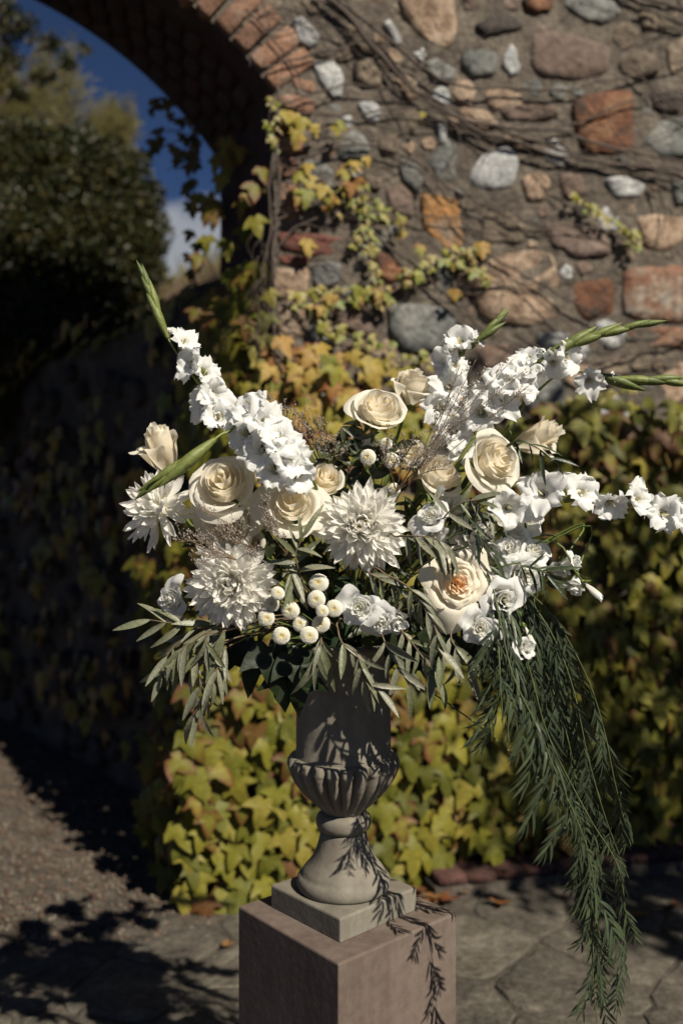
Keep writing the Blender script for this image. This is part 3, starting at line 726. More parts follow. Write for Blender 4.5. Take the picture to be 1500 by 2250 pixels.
def ivy_thing(name, label, M, spots, mat, limit=300, stems=None, group=None, nbase=0):
    """spots: list of (pos, tipdir, normal, size); largest/nearest first up to limit as leaf parts"""
    t = thing(name, label, 'ivy', M, group); inv = wm(t).inverted()
    ms = []
    for i, (V, Fs, A) in enumerate(IVL):
        me = mesh('leaf', V, Fs, True, A); me.materials.append(mat); ms.append(me)
    for i, (p, d, n, s) in enumerate(spots[:limit]):
        obj('leaf', ms[i % 6], mat, t, inv @ frame_yz(p, d, n, s, s * ru(.9, 1.15)))
    rest = spots[limit:]
    if rest:
        VV, FF, AA = [], [], []; o = 0
        for i, (p, d, n, s) in enumerate(rest):
            V, Fs, A = IVL[i % 6]; m = inv @ frame_yz(p, d, n, s, s * ru(.9, 1.15))
            VV += [m @ Vector(v) for v in V]; FF += [tuple(q + o for q in f) for f in Fs]; AA += A; o += len(V)
        x = obj('leaves', mesh('leaves', VV, FF, True, AA), mat, t); x['kind'] = 'stuff'
    if stems:
        for st in stems: 
            v, f = tube(smooth_path(st, 5), ru(.002, .004), .0015, 5); wobj('stem', v, f, M_VINE, t)
    return t
DOWN = Vector((0, 0, -1))
def wall_leaf(u, v, size, w=None, spread=0.7, up=0.5):
    w = ru(.03, .11) if w is None else w
    a = random.gauss(0, spread * .55)
    d = (DOWN * math.cos(a) + WU * math.sin(a) + WN * ru(0.1, .5)).normalized()
    n = (WN + Vector((0, 0, 1)) * ru(.1, up * 1.6) + WU * ru(-.45, .45)).normalized()
    return (Wp(u, v, w) - d * size * .3, d, n, size)
def region(poly_px, spacing, size, dens=1.0, seed=1, layers=1, wadd=0.0):
    random.seed(seed); P2 = [wuv(*q) for q in poly_px]
    us = [p[0] for p in P2]; vs_ = [p[1] for p in P2]; out = []
    for l in range(layers):
        v = min(vs_)
        while v < max(vs_):
            u = min(us) + ru(0, spacing)
            while u < max(us):
                uu, vv = u + ru(-.4, .4) * spacing, v + ru(-.4, .4) * spacing
                if inpoly((uu, vv), P2) and rnd() < dens: out.append(wall_leaf(uu, vv, ru(*size), ru(.02, .09) + wadd + .05 * noise.noise(Vector((uu * 4, vv * 4, 2)))))
                u += spacing
            v += spacing * .8
    out.sort(key=lambda s: -s[3] + rnd() * .02)
    return out
def stems_for(poly_px, n, seed):
    random.seed(seed); out = []
    for _ in range(n):
        a = random.choice(poly_px); u, v = wuv(a[0] + ru(-60, 60), a[1]); pts = []
        for k in range(6): pts.append(Wp(u, v, .02)); u += ru(-.1, .1); v += .14
        out.append(pts)
    return out
sA = region([(400, 1975), (380, 1700), (420, 1450), (470, 1200), (560, 1010), (760, 1010), (960, 1100), (965, 1870), (880, 1930), (700, 2010)], .056, (.075, .112), .84, 31, 1, .05)
ivy_thing('wall_ivy', 'sunlit yellow green ivy behind the urn on the lower wall beside the arch', WMAT, sA, M_IVY)
sB = region([(960, 960), (1100, 900), (1250, 900), (1540, 880), (1560, 1820), (1300, 1850), (1000, 1870), (950, 1700)], .06, (.08, .118), .88, 32, 1, .05)
ivy_thing('wall_ivy', 'shaded olive green ivy on the lower wall at the right of the picture', WMAT, sB, M_IVY)
sC = region([(545, 790), (600, 755), (700, 765), (780, 800), (860, 830), (980, 830), (1010, 930), (960, 1050), (560, 1060), (540, 900)], .05, (.055, .092), .86, 33, 1, .04)
ivy_thing('wall_ivy', 'golden and orange ivy leaves on the wall just above and behind the roses', WMAT, sC, M_IVYGOLD)
# jamb ivy (hangs off the reveal)
random.seed(34); sp = []
def reveal(s, v):      # point on the right-hand reveal, s 0 front .. 1 back
    return WMAT @ Vector(((SPL + .0) * s, DEP * s, v))
RVN = (-WU + WN * 0.3).normalized()
for _ in range(300):
    s = rnd() ** .9; v = ru(0.0, 2.95)
    if v > 1.35 and rnd() < .6: continue
    p = reveal(s, v) + (-WU) * ru(.02, .13)
    if v > 2.3 and rnd() < .55: continue
    a = random.gauss(0, .5); d = (DOWN + RVN * ru(.0, .5) + WN * a * .4).normalized(); n = (RVN * .9 + WN * ru(.2, 1.2) + Vector((0, 0, ru(.1, .7)))).normalized()
    sp.append((p, d, n, ru(.075, .12)))
for (px, py) in ((525, 322), (545, 420), (560, 405), (575, 370), (560, 715), (575, 735), (545, 700), (520, 700), (430, 680), (455, 690), (600, 740), (560, 760), (585, 690), (590, 640), (560, 480), (540, 500), (500, 530), (470, 470), (455, 520), (440, 560), (600, 800), (570, 820), (545, 840)):
    sp.insert(0, (P(px, py, 3.25 if px > 540 else 3.5), (DOWN + WN * .3 + WU * ru(-.4, .4)).normalized(), (WN + Vector((0, 0, .6)) + WU * ru(-.4, .3)).normalized(), ru(.055, .085)))
for _ in range(700):
    s = rnd(); v = ru(0.0, 2.35); off = ru(.05, .36) * min(1, max(.35, (2.5 - v) / 1.2)) + .03 * math.sin(v * 7)
    p = reveal(s * .9, v) - WU * off
    d = (DOWN + RVN * ru(.0, .5) + WN * random.gauss(0, .25)).normalized(); n = (RVN * .9 + WN * ru(.0, 1.2) + Vector((0, 0, ru(.1, .7)))).normalized()
    sp.append((p, d, n, ru(.075, .115)))
jst = [[reveal(s0, .1 + k * .5) + (-WU) * .02 + WN * ru(-.04, .04) for k in range(6)] for s0 in (.1, .25, .45, .7, .9)]
ivy_thing('jamb_ivy', 'ivy hanging down the shaded side of the arch opening, some leaves catching sun', WMAT, sp, M_IVY, 300, jst)
# soffit ivy fringe hanging against the sky
random.seed(35); sp = []; sts = []
for (px, py) in ((335, 215), (345, 235), (360, 225), (375, 245), (395, 255), (330, 240), (410, 262), (425, 275), (428, 300), (430, 330), (420, 345), (405, 330), (385, 320), (395, 355), (415, 370), (425, 395), (410, 410), (400, 300), (360, 300), (345, 290), (335, 330), (430, 430), (418, 450), (425, 290), (435, 310), (432, 360), (436, 340), (350, 320), (340, 305), (425, 510), (420, 560), (412, 600), (430, 580), (435, 540), (420, 640), (405, 660)):
    for k in range(2): sp.append((P(px + ru(-10, 10), py + ru(-8, 8), 3.85), (DOWN + Vector((ru(-.5, .5), ru(-.3, .3), 0))).normalized(), Vector((ru(-.6, .6), -1, ru(-.3, .5))), ru(.03, .055)))
for (px, py) in ((440, 290), (430, 300), (400, 285), (440, 350)):
    sts.append([P(px, py, 3.86), P(px - 30, py + 5, 3.86), P(px - 75, py + ru(-15, 30), 3.85)])
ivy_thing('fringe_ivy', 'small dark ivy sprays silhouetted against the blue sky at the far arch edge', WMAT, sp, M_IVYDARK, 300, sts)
# retaining wall ivy
random.seed(36); sp = []
for _ in range(620):
    u, v = ru(0.0, 3.6), ru(.25, 2.45)
    if noise.noise(Vector((u * 1.6, v * 1.6, 7))) < -.12: continue
    p = BM @ Vector((u, -ru(.05, .16), v)); d = (DOWN + BD * random.gauss(0, .35) + BN * .2).normalized(); n = (BN + Vector((0, 0, ru(.2, .9))) + BD * ru(-.5, .5)).normalized()
    sp.append((p, d, n, ru(.07, .12)))
for _ in range(110):
    p = BM @ Vector((ru(-.1, 3.6), ru(-.1, .25), ru(2.28, 2.45))); sp.append((p, (DOWN + BN * 1.2 + BD * ru(-.8, .8)).normalized(), (BN * .5 + Vector((0, 0, 1))).normalized(), ru(.08, .12)))
ivy_thing('bank_ivy', 'dim ivy covering the dark retaining wall seen low through the arch', BM, sp, M_IVYGOLD)  # brighter golden leaf colour stands in for dappled sunlight on the bank
# short runners and single leaf clumps on the sunlit stones
RUN = [
 ([(745, 462), (800, 455), (840, 470), (885, 505)], 'ivy runner of small green leaves arching above the orange stone row', .034, 26),
 ([(640, 668), (700, 655), (770, 655), (845, 665)], 'long leafy ivy runner level with the cream block beside the arch', .042, 34),
 ([(690, 715), (740, 730), (800, 755), (865, 775)], 'ivy runner sloping down just under the brown stone', .042, 30),
 ([(810, 530), (800, 560), (815, 600), (822, 645)], 'short vertical ivy runner left of the small rusty stone', .032, 20),
 ([(850, 650), (900, 610), (950, 575), (1010, 560), (1050, 545)], 'ivy runner climbing right under the orange stone', .042, 34),
 ([(1000, 590), (1030, 600), (1065, 620)], 'little ivy tuft at the left edge of the big tan stone', .038, 14),
 ([(1240, 440), (1290, 468), (1340, 500), (1372, 535), (1385, 568)], 'lone bright green ivy runner drooping in mid wall at right', .034, 34),
 ([(593, 228), (598, 262), (592, 300), (600, 330)], 'pale green ivy sprig at the corner where the arch springs', .034, 16),
 ([(800, 800), (850, 795), (900, 790), (945, 800)], 'low ivy runner just above the top roses', .036, 22),
 ([(1180, 905), (1250, 885), (1320, 870), (1390, 850)], 'ivy runner rising right behind the gladiolus tips', .036, 30),
 ([(760, 540), (785, 520), (800, 495), (790, 515)], 'thin ivy spray left of the orange stone group', .028, 12),
]
BIG = [((645, 292), .10), ((625, 268), .08), ((672, 395), .07), ((660, 410), .08), ((700, 440), .085), ((655, 445), .09), ((690, 300), .06), ((735, 300), .06), ((740, 400), .08), ((770, 385), .075), ((785, 420), .09), ((755, 430), .085), ((715, 455), .08), ((675, 552), .075), ((690, 650), .06), ((785, 655), .07), ((820, 658), .07), ((905, 560), .07), ((870, 530), .05), ((985, 660), .06), ((865, 500), .05), ((1040, 560), .08), ((925, 270), .035), ((800, 370), .06), ((640, 320), .07), ((715, 665), .06), ((700, 690), .06), ((1120, 880), .06)]
random.seed(40)
for pts, lab, sz, cnt in RUN:
    t0 = wuv(*pts[0]); t = thing('ivy_runner', lab, 'ivy runner', Matrix.Translation(Wp(t0[0], t0[1], .03))); inv = wm(t).inverted()
    path = smooth_path([Wp(*wuv(*q), .035) for q in pts], 8); v, f = tube(path, .003, .0015, 5); wobj('stem', v, f, M_TWIG, t)
    ms = []
    for V, Fs, A in IVL[:3]:
        me = mesh('leaf', V, Fs, True, A); me.materials.append(M_RUNNER); ms.append(me)
    for i in range(cnt + 8):
        q = path[int(rnd() * (len(path) - 1))] + Vector((0, 0, ru(-.03, .03))) + WU * ru(-.02, .02) + WN * ru(0, .03); s = sz * ru(.55, 1.05)
        d = (DOWN + WU * ru(-1, 1) + WN * .3).normalized(); n = (WN + Vector((0, 0, ru(.1, .8))) + WU * ru(-.4, .4)).normalized()
        obj('leaf', ms[i % 3], M_RUNNER, t, inv @ frame_yz(q, d, n, s))
sp = []
for (q, s) in BIG:
    for k in range(2):
        u, v = wuv(q[0] + ru(-10, 10), q[1] + ru(-8, 8)); sp.append(wall_leaf(u, v, s * ru(.6, .85), ru(.05, .09)))
ivy_thing('corner_ivy', 'scattered yellow ivy leaves casting shadows on the bricks at the arch corner', WMAT, sp, M_IVYGOLD)

# ------------------------------------------------------------------ bare vines
VINES = [
 ([(690,-10),(760,50),(810,110),(870,180),(930,230),(1000,270),(1110,290),(1210,295),(1290,320),(1400,350),(1520,372)], .009),
 ([(720,-10),(800,60),(850,100),(930,170),(1010,200),(1100,205),(1240,205),(1300,190),(1380,175),(1520,130)], .007),
 ([(1080,290),(1180,320),(1260,350),(1350,365),(1430,385),(1520,430)], .008), ([(1200,290),(1280,270),(1380,230),(1520,200)], .005),
 ([(960,245),(1050,300),(1130,318),(1190,345),(1240,352),(1340,370),(1520,382)], .008), ([(570,160),(650,140),(720,120),(800,100),(870,112),(960,135)], .004),
 ([(600,240),(700,210),(760,195),(850,205),(950,225),(1060,300)], .004), ([(640,258),(760,262),(850,250),(960,262),(1060,330)], .0045),
 ([(620,370),(700,345),(780,325),(860,340),(920,370),(980,420),(1040,450),(1100,480),(1170,500),(1290,505),(1370,540)], .005),
 ([(590,500),(700,455),(800,440),(860,470),(950,480),(1040,490)], .004), ([(775,470),(830,530),(900,590),(960,640),(1010,690),(1060,730),(1140,770)], .006),
 ([(1000,420),(1070,470),(1140,495),(1220,490)], .004), ([(1060,560),(1160,620),(1240,670),(1320,700),(1400,740)], .005), ([(1290,810),(1400,770),(1520,745)], .006),
 ([(1340,-10),(1420,15),(1520,40)], .009), ([(1380,-20),(1450,0),(1520,12)], .008), ([(1390,30),(1440,50),(1520,75)], .006),
 ([(1380,160),(1450,230),(1520,270)], .005), ([(605,200),(600,330),(607,420),(598,500),(594,600),(602,700),(592,800)], .006), ([(600,300),(585,420),(592,520),(570,620),(590,720)], .005),
 ([(830,110),(900,200),(960,260),(1040,300)], .006), ([(740,20),(830,130),(850,200),(900,290)], .004), ([(540,30),(590,90),(640,150),(660,200)], .004), ([(600,470),(650,430),(720,380)], .003),
 ([(1230,440),(1180,380),(1150,330)], .003), ([(1430,400),(1445,470),(1440,530)], .005), ([(1050,640),(1130,640),(1220,700),(1280,760)], .004), ([(980,560),(1060,600),(1160,640)], .003),
 ([(590,560),(660,500),(740,470),(820,455)], .004), ([(1120,740),(1230,790),(1330,800),(1500,790)], .005), ([(560,40),(620,30),(700,60),(760,80)], .003), ([(930,370),(1000,480),(1060,560)], .003)]
vine = thing('bare_vine', 'tangle of bare brown vine stems spread over the stone wall right of the arch', 'vine', WMAT)
random.seed(50)
allp = []
for pts, r in VINES:
    path = smooth_path([Wp(*wuv(q[0] + ru(-3, 3), q[1] + ru(-3, 3)), .030 + ru(0, .014)) for q in pts], 6)
    path = [p + Vector((0, 0, .008 * noise.noise(p * 14))) + WU * .006 * noise.noise(p * 17) for p in path]
    allp.append(path); v, f = tube(path, r * .95, r * .55, 6, .3); wobj('branch', v, f, M_VINE, vine)
for _ in range(170):
    path0 = random.choice(allp); p = path0[int(rnd() * len(path0) * .98)].copy(); a = random.choice((0, math.pi)) + ru(-.8, .5); pts = [p.copy()]
    L0 = ru(.03, .09)
    for k in range(int(ru(4, 9))):
        a += random.gauss(0, .3); p = p + (WU * math.cos(a) + Vector((0, 0, math.sin(a) * .8))) * L0; pts.append(p.copy())
    if any((q - WO).dot(WU) < -.05 for q in pts): continue
    v, f = tube(smooth_path(pts, 4), ru(.0012, .0028), .0008, 4); wobj('twig', v, f, M_VINE, vine)
# vines hanging off the arch face
for pts in ([(575,-5),(590,60),(560,90),(548,150)], [(600,110),(640,160),(600,220),(585,300)]):
    v, f = tube(smooth_path([P(q[0], q[1], 3.15) for q in pts], 6), .0025, .0012, 5); wobj('branch', v, f, M_VINE, vine)
for _ in range(30):
    x = ru(560, 605); y = ru(480, 780); v, f = tube(smooth_path([P(x, y, 3.2), P(x + ru(-25, 15), y + 40, 3.2), P(x + ru(-35, 25), y + 90, 3.22)], 5), .0018, .001, 4); wobj('twig', v, f, M_VINE, vine)

# ------------------------------------------------------------------ pedestal and urn
AX = Vector((0.004, 1.815, 0)); PT = 0.60
pc = Vector((0.010, 1.81, 0)); ang = math.atan2(.198, .2276)
def block(hx, hy, z0, z1, bev, rot, c, sub=1):
    V, Fs = [], []
    prof = [(hx - 0, z0), (hx, z1 - bev), (hx - bev * .3, z1 - bev * .3), (hx - bev, z1)]
    for (h, z) in prof:
        r = bev * .8
        for (sx_, sy_) in ((1, 1), (-1, 1), (-1, -1), (1, -1)):
            cxx, cyy = sx_ * (h - r), sy_ * (h - r); a0 = math.atan2(sy_, sx_) - math.pi / 4
            for k in range(4):
                a = a0 + math.pi / 2 * k / 3; x, y = cxx + r * math.cos(a), cyy + r * math.sin(a)
                V.append((x * math.cos(rot) - y * math.sin(rot), x * math.sin(rot) + y * math.cos(rot), z))
    n = 16
    for j in range(len(prof) - 1):
        for k in range(n): Fs.append((j * n + k, j * n + (k + 1) % n, (j + 1) * n + (k + 1) % n, (j + 1) * n + k))
    Fs.append(tuple((len(prof) - 1) * n + k for k in range(n))); Fs.append(tuple(range(n - 1, -1, -1)))
    return V, Fs
ped = thing('stone_pedestal', 'square pinkish cast stone pedestal seen corner on, carrying the urn', 'pedestal', Matrix.Translation((pc.x, pc.y, 0.012)))
V, Fs = block(.1555, .1555, 0.0, PT - .012, .004, ang, None)
obj('shaft', mesh('shaft', V, Fs, False), M_PED, ped)
urn = thing('stone_urn', 'grey fluted cast stone urn on a square plinth holding the flowers', 'urn', Matrix.Translation((AX.x, AX.y, PT + .001)))
V, Fs = block(.104, .104, 0.0, .044, .004, math.atan2(.147, .16), None); obj('plinth', mesh('plinth', V, Fs, False), M_URN, urn)
prof = [(.05, .044), (.090, .044), (.0935, .050), (.0945, .058), (.0925, .066), (.088, .071), (.0845, .073), (.0835, .078), (.079, .084), (.071, .093), (.0635, .103), (.0575, .115), (.053, .127), (.0495, .14), (.047, .152), (.0465, .160)]
obj('foot', mesh('foot', *lathe(prof, 72)), M_URN, urn)
prof = [(.040, .1605), (.049, .1605), (.053, .165), (.0555, .172), (.0555, .180), (.053, .188), (.048, .193), (.043, .196)]
obj('collar', mesh('collar', *lathe(prof, 72)), M_URN, urn)
NL = 23
bp = []
zs = [(0.0, .042), (.006, .047), (.018, .060), (.034, .077), (.050, .091), (.064, .101), (.078, .108), (.090, .1120), (.099, .1135), (.106, .1125), (.111, .1095), (.114, .105), (.115, .099)]
import bisect
def interp(x, tab):
    for i in range(len(tab) - 1):
        if tab[i][0] <= x <= tab[i + 1][0]:
            f = (x - tab[i][0]) / (tab[i + 1][0] - tab[i][0]); return tab[i][1] + (tab[i + 1][1] - tab[i][1]) * f
    return tab[-1][1]
for i in range(40):
    z = .115 * i / 39; bp.append((interp(z, zs), .1965 + z))
def gad(r, z, a, j):
    t = (z - .1965) / .115
    s = abs(math.sin(a * NL / 2))               # 0 at groove
    lobe = s ** .7
    amp = .019 * min(1, t / .25) * (1.0 if t < .80 else max(0, (0.985 - t) / .185) ** .5)
    if t > .8: lobe = max(0, min(1, (s - (t - .8) * 1.6) * 1.5)) ** .5
    return r - amp * (1 - lobe) * (r / .11)
obj('bowl', mesh('bowl', *lathe(bp, 23 * 14, gad)), M_URN, urn)
prof = [(.09, .308), (.0985, .3095), (.0985, .3125), (.0955, .318), (.0955, .36), (.0945, .42), (.092, .46), (.090, .49), (.092, .505), (.100, .518), (.112, .527), (.116, .533), (.114, .54), (.104, .541), (.095, .532), (.090, .51), (.088, .47), (.02, .468)]
obj('neck', mesh('neck', *lathe(prof, 72)), M_URN, urn)
MOUTH = Vector((AX.x, AX.y, PT + .50))
foam = thing('floral_foam', 'dark green foam block hidden under the foliage in the urn mouth', 'foam', Matrix.Translation(MOUTH))
V, Fs = lathe([(.04, -.02), (.083, -.015), (.088, .05), (.085, .12), (.06, .16), (.02, .17)], 24, lambda r, z, a, j: r * (1 + .06 * math.sin(3 * a + z * 20)))
obj('foam_block', mesh('foam_block', V, Fs), M_FOAM, foam)

# ------------------------------------------------------------------ flowers
def rose_petals(seed, N=24, rmax=.80, Hc=.62, Ho=.18, guard=5, gflare=.9, flare=.22, ruff=.012, span0=220, span1=135, zb=-.72, rmin=.03, rp=.85, hp=1.25, ns=13, nt_=12):
    rs = random.Random(seed); out = []
    for i in range(N):
        f = i / (N - 1); g_ = max(0.0, (i - (N - 1 - guard)) / max(1, guard)); rb = rmin + (rmax - rmin) * f ** rp
        H = Hc + (Ho - Hc) * f ** hp + rs.uniform(-.06, .06) - g_ * .12
        fl = (flare * (.25 + .75 * f) + gflare * g_ * .5) * rs.uniform(.6, 1.35); span = R(span0 + (span1 - span0) * f ** .6) * rs.uniform(.85, 1.15)
        ph0 = i * 2.3999 + rs.uniform(-.4, .4); a1, a2, a3 = rs.uniform(0, 6), rs.uniform(0, 6), rs.uniform(0, 6); ecx, ecy = rs.uniform(-.09, .09), rs.uniform(-.09, .09)
        V, Fs = [], []; z0 = zb * (.3 + .7 * f); off = rs.uniform(-.7, .7); tilt = rs.uniform(-.07, .07); curl = rs.uniform(.6, 1.4)
        for b in range(nt_):
            t = (b / (nt_ - 1)) ** .85
            for a in range(ns):
                s = -1 + 2 * a / (ns - 1)
                te = t * (1 - .20 * abs(s) ** 3.2)
                g = .25 + .75 * math.sin(min(1, te * 1.1) * math.pi / 2)
                ph = ph0 + s * span / 2 * g
                body = .18 + .82 * math.sin(min(1.0, te * 1.35) * math.pi / 2)      # bulging cup
                r = rb * body * (1 + .12 * s * (1 - f * .5)) - rb * .13 * (1 - g_) * max(0, te - .6) * 1.6 * min(1, f * 2)
                lip = max(0, te - .74) / .26; lip2 = max(0, te - .5) / .5
                r += fl * .42 * lip ** 1.5 * curl * (.6 + .4 * math.cos(s * 1.3 + off)) + g_ * gflare * .22 * lip2 ** 1.6
                z = z0 + (H - z0) * te - fl * .40 * lip ** 2.4 * curl + tilt * s * te + .06 * f * lip * math.exp(-(s * 2.2 + off) ** 2) - g_ * gflare * .10 * lip2 ** 2
                k = lip * ruff * (1 + f)
                r += k * math.sin(ph * 7 + a1) + .018 * f * math.sin(ph * 3.3 + a2 + te * 3)
                z += k * math.sin(ph * 8 + a3) + .02 * f * math.sin(ph * 2.4 + a1)
                V.append((r * math.cos(ph) + ecx * te * f, r * math.sin(ph) + ecy * te * f, z))
        for b in range(nt_ - 1):
            for a in range(ns - 1):
                q = b * ns + a; Fs.append((q, q + 1, q + ns + 1, q + ns))
        out.append(mesh('petal', V, Fs))
    return out
def put_mats(ms, m):
    for x in ms: x.materials.append(m)
    return ms
RV = {
 'open': put_mats(rose_petals(1, 17, .80, .60, .10, rp=.72), M_ROSE),
 'open2': put_mats(rose_petals(2, 20, .80, .56, .14, 6, .8, .26, .016, rp=.72), M_ROSE),
 'open3': put_mats(rose_petals(12, 16, .80, .62, .08, 6, 1.1, .25, rp=.70), M_ROSE),
 'cup': put_mats(rose_petals(3, 17, .64, .66, .28, 3, .6, rp=.75), M_ROSE),
 'bud': put_mats(rose_petals(4, 14, .44, .78, .50, 3, .5, .2, .012), M_ROSE),
 'blown': put_mats(rose_petals(5, 22, .80, .30, .10, 7, 1.0, .5, .035, 160, 115, -.6, .12, .9, 1.0), M_ROSEBLOWN),
 'lis': put_mats(rose_petals(6, 13, .62, .42, .25, 5, .9, .35, .035, 200, 130, -.7, .05), M_WHITE),
 'lis2': put_mats(rose_petals(7, 9, .44, .62, .45, 4, .6, .3, .03, 200, 150, -.8, .05), M_WHITE),
 'lisbud': put_mats(rose_petals(8, 6, .22, .9, .75, 1, .1, .03, .008, 200, 170, -.8, .04), M_WHITE),
}
sep_v = []
def sepal_mesh():
    V, Fs = [], []
    for k in range(5):
        a = k * 2 * math.pi / 5; o = len(V)
        for (r, z, w) in ((.06, -.82, .05), (.2, -.78, .1), (.42, -.62, .11), (.6, -.5, .06), (.75, -.5, .01)):
            for s in (-1, 1): V.append((r * math.cos(a) - s * w * math.sin(a), r * math.sin(a) + s * w * math.cos(a), z))
        for j in range(4): Fs.append((o + 2 * j, o + 2 * j + 1, o + 2 * j + 3, o + 2 * j + 2))
    v, f = lathe([(.03, -.98), (.10, -.92), (.15, -.82), (.12, -.74), (.04, -.7)], 10); return join([(V, Fs), (v, f)])
SEP = mesh('calyx', *sepal_mesh()); SEP.materials.append(M_STEM)
def stem_to(t, p, back, r=.0028, mat=None, k=.10):
    a = p - back * 0; m1 = p + back * k; m2 = MOUTH.lerp(p, .35) + Vector((0, .02, .02))
    v, f = tube(smooth_path([p, m1, m2, MOUTH + Vector((ru(-.03, .03), ru(-.03, .03), .01))], 5), r, r, 6); wobj('stem', v, f, mat or M_STEM, t)
def face_of(f): return Vector(f).normalized()
def rose(px, py, Z, dia, f, kind, label, name='cream_rose', cat='rose', group='cream roses in the urn', wid=1.0, roll=None):
    s = dia * 1.06 / F * Z / 2 / wid; n = face_of(f); p = P(px, py, Z)
    t = thing(name, label, cat, frame(p, n, Vector((0, 0, 1)), s, rnd() * 6.28 if roll is None else roll), group)
    for me in RV[kind]: obj('petal', me, None, t)
    obj('calyx', SEP, None, t); stem_to(t, p - n * s * .9, -n, .0032 if cat == 'rose' else .0018)
    return t
random.seed(60)
rose(833, 898, 1.70, 128, (.12, -.70, .62), 'open', 'full cream rose standing high left of centre, in front of the golden ivy')
rose(905, 850, 1.80, 118, (.25, -.30, .9), 'cup', 'cream rose seen from the side, topmost rose of the arrangement')
rose(492, 1062, 1.62, 145, (-.12, -.88, .42), 'open', 'large cream rose on the left beneath the white gladiolus')
rose(640, 1110, 1.60, 140, (.02, -.84, .50), 'open3', 'cream rose between the left rose and the big white chrysanthemum')
rose(488, 1148, 1.66, 140, (-.35, -.75, -.25), 'open3', 'drooping cream rose under sea lavender, below the large left rose')
rose(712, 1055, 1.68, 112, (.25, -.80, .5), 'cup', 'small cream rose tucked beside the end of the white gladiolus')
rose(1085, 1010, 1.63, 140, (.50, -.80, .25), 'open2', 'big cream rose on the right facing right under the gladiolus')
rose(962, 1045, 1.68, 128, (.35, -.65, .6), 'cup', 'cream rose low in the centre right, partly behind sea lavender')
rose(1178, 962, 1.80, 92, (.75, -.40, .25), 'bud', 'half closed cream rose bud at the far right of the roses', wid=.62)
rose(1003, 1282, 1.56, 130, (.15, -.95, .12), 'blown', 'blown open cream rose with orange heart at lower right')
rose(358, 992, 1.72, 100, (-.25, -.45, .85), 'bud', 'half closed cream rose bud at the far left above a chrysanthemum', wid=.62)
rose(590, 1010, 1.70, 95, (-.2, -.7, .6), 'cup', 'cream rose mostly hidden below the white gladiolus florets')
rose(540, 1195, 1.72, 90, (-.1, -.9, .2), 'cup', 'shaded cream rose behind the lower left chrysanthemum')

rose(575, 1130, 1.66, 95, (-.05, -.85, .35), 'cup', 'small cream rose in the gap between the two big left roses')
rose(905, 1000, 1.74, 90, (-.1, -.75, .6), 'cup', 'cream rose deep behind sea lavender right of the tall rose')
LG = 'white lisianthus in the urn'
for (x, y, Z, d, f, k, lab) in [
 (945, 1135, 1.60, 66, (-.3, -.8, .5), 'lis', 'white lisianthus right of the yellow eyed chrysanthemum'),
 (952, 1165, 1.62, 60, (.1, -.8, -.4), 'lis2', 'white lisianthus hanging just below its neighbour by the olive leaves'),
 (790, 1335, 1.56, 72, (-.2, -.95, .1), 'lis', 'open white lisianthus right of the round button flowers'),
 (835, 1365, 1.57, 66, (0, -.8, -.5), 'lis', 'white lisianthus hanging over the urn rim, left of a pair'),
 (868, 1362, 1.58, 60, (.3, -.8, -.4), 'lis2', 'white lisianthus hanging over the urn rim, right of a pair'),
 (1055, 1380, 1.55, 68, (-.1, -.95, .1), 'lis', 'round white lisianthus facing out below the blown rose'),
 (1105, 1318, 1.57, 80, (.25, -.85, .0), 'lis', 'white lisianthus right of the blown rose against green fronds'),
 (1075, 1290, 1.60, 60, (-.3, -.8, .2), 'lis2', 'white lisianthus half behind the blown rose'),
 (1150, 1425, 1.57, 48, (.4, -.6, .3), 'lis2', 'small white lisianthus lowest on the right among the fronds'),
 (1122, 1210, 1.62, 60, (-.2, -.8, .5), 'lis2', 'white lisianthus left of a cluster at the right side'),
 (1172, 1212, 1.63, 66, (.1, -.7, .6), 'lis', 'white lisianthus topmost of the right side cluster'),
 (1155, 1262, 1.61, 76, (.1, -.85, -.3), 'lis', 'white lisianthus lowest of the right side cluster'),
 (1128, 1165, 1.66, 70, (.3, -.7, .3), 'lis', 'dim white lisianthus behind the right side cluster'),
 (1255, 1238, 1.62, 42, (.8, -.5, .3), 'lis2', 'small white lisianthus on a long thin stem at far right'),
 (1235, 1248, 1.64, 40, (-.3, -.6, -.5), 'lis2', 'nodding white lisianthus beside its twin on a long stem'),
 (1265, 1288, 1.62, 42, (-.2, -.5, -.85), 'lis2', 'bell like white lisianthus hanging at far right'),
 (1040, 1240, 1.66, 60, (.3, -.8, .3), 'lis', 'white lisianthus above the blown rose'),
 (1000, 1120, 1.68, 60, (.2, -.8, .4), 'lis2', 'white lisianthus among dark leaves in the centre right'),
 (375, 1318, 1.66, 72, (-.6, -.7, .2), 'lis', 'dim white lisianthus in shade at lower left'),
 (1160, 1140, 1.68, 60, (.3, -.7, .2), 'lis2', 'white lisianthus just under the right gladiolus'),
 (790, 985, 1.78, 50, (-.2, -.6, .5), 'lis2', 'shaded white lisianthus under the tall rose'),
 (1085, 1420, 1.62, 34, (.2, -.6, -.5), 'lis2', 'tiny white lisianthus half hidden above the hanging fronds'),
]:
    rose(x, y, Z, d, f, k, lab, 'white_lisianthus', 'lisianthus', LG, wid=(.8 if k == 'lis' else .62))
for (x, y, f, lab) in ((1300, 1298, (.7, -.2, -.7), 'pale green lisianthus bud at the tip of the far right stem'), (962, 1088, (.3, -.6, .6), 'green lisianthus bud above the white lisianthus'), (1160, 1398, (.3, -.3, -.8), 'small lisianthus bud above the lowest white flower')):
    t = rose(x, y, 1.60, 26, f, 'lisbud', lab, 'lisianthus_bud', 'flower bud', 'lisianthus buds', wid=.4)

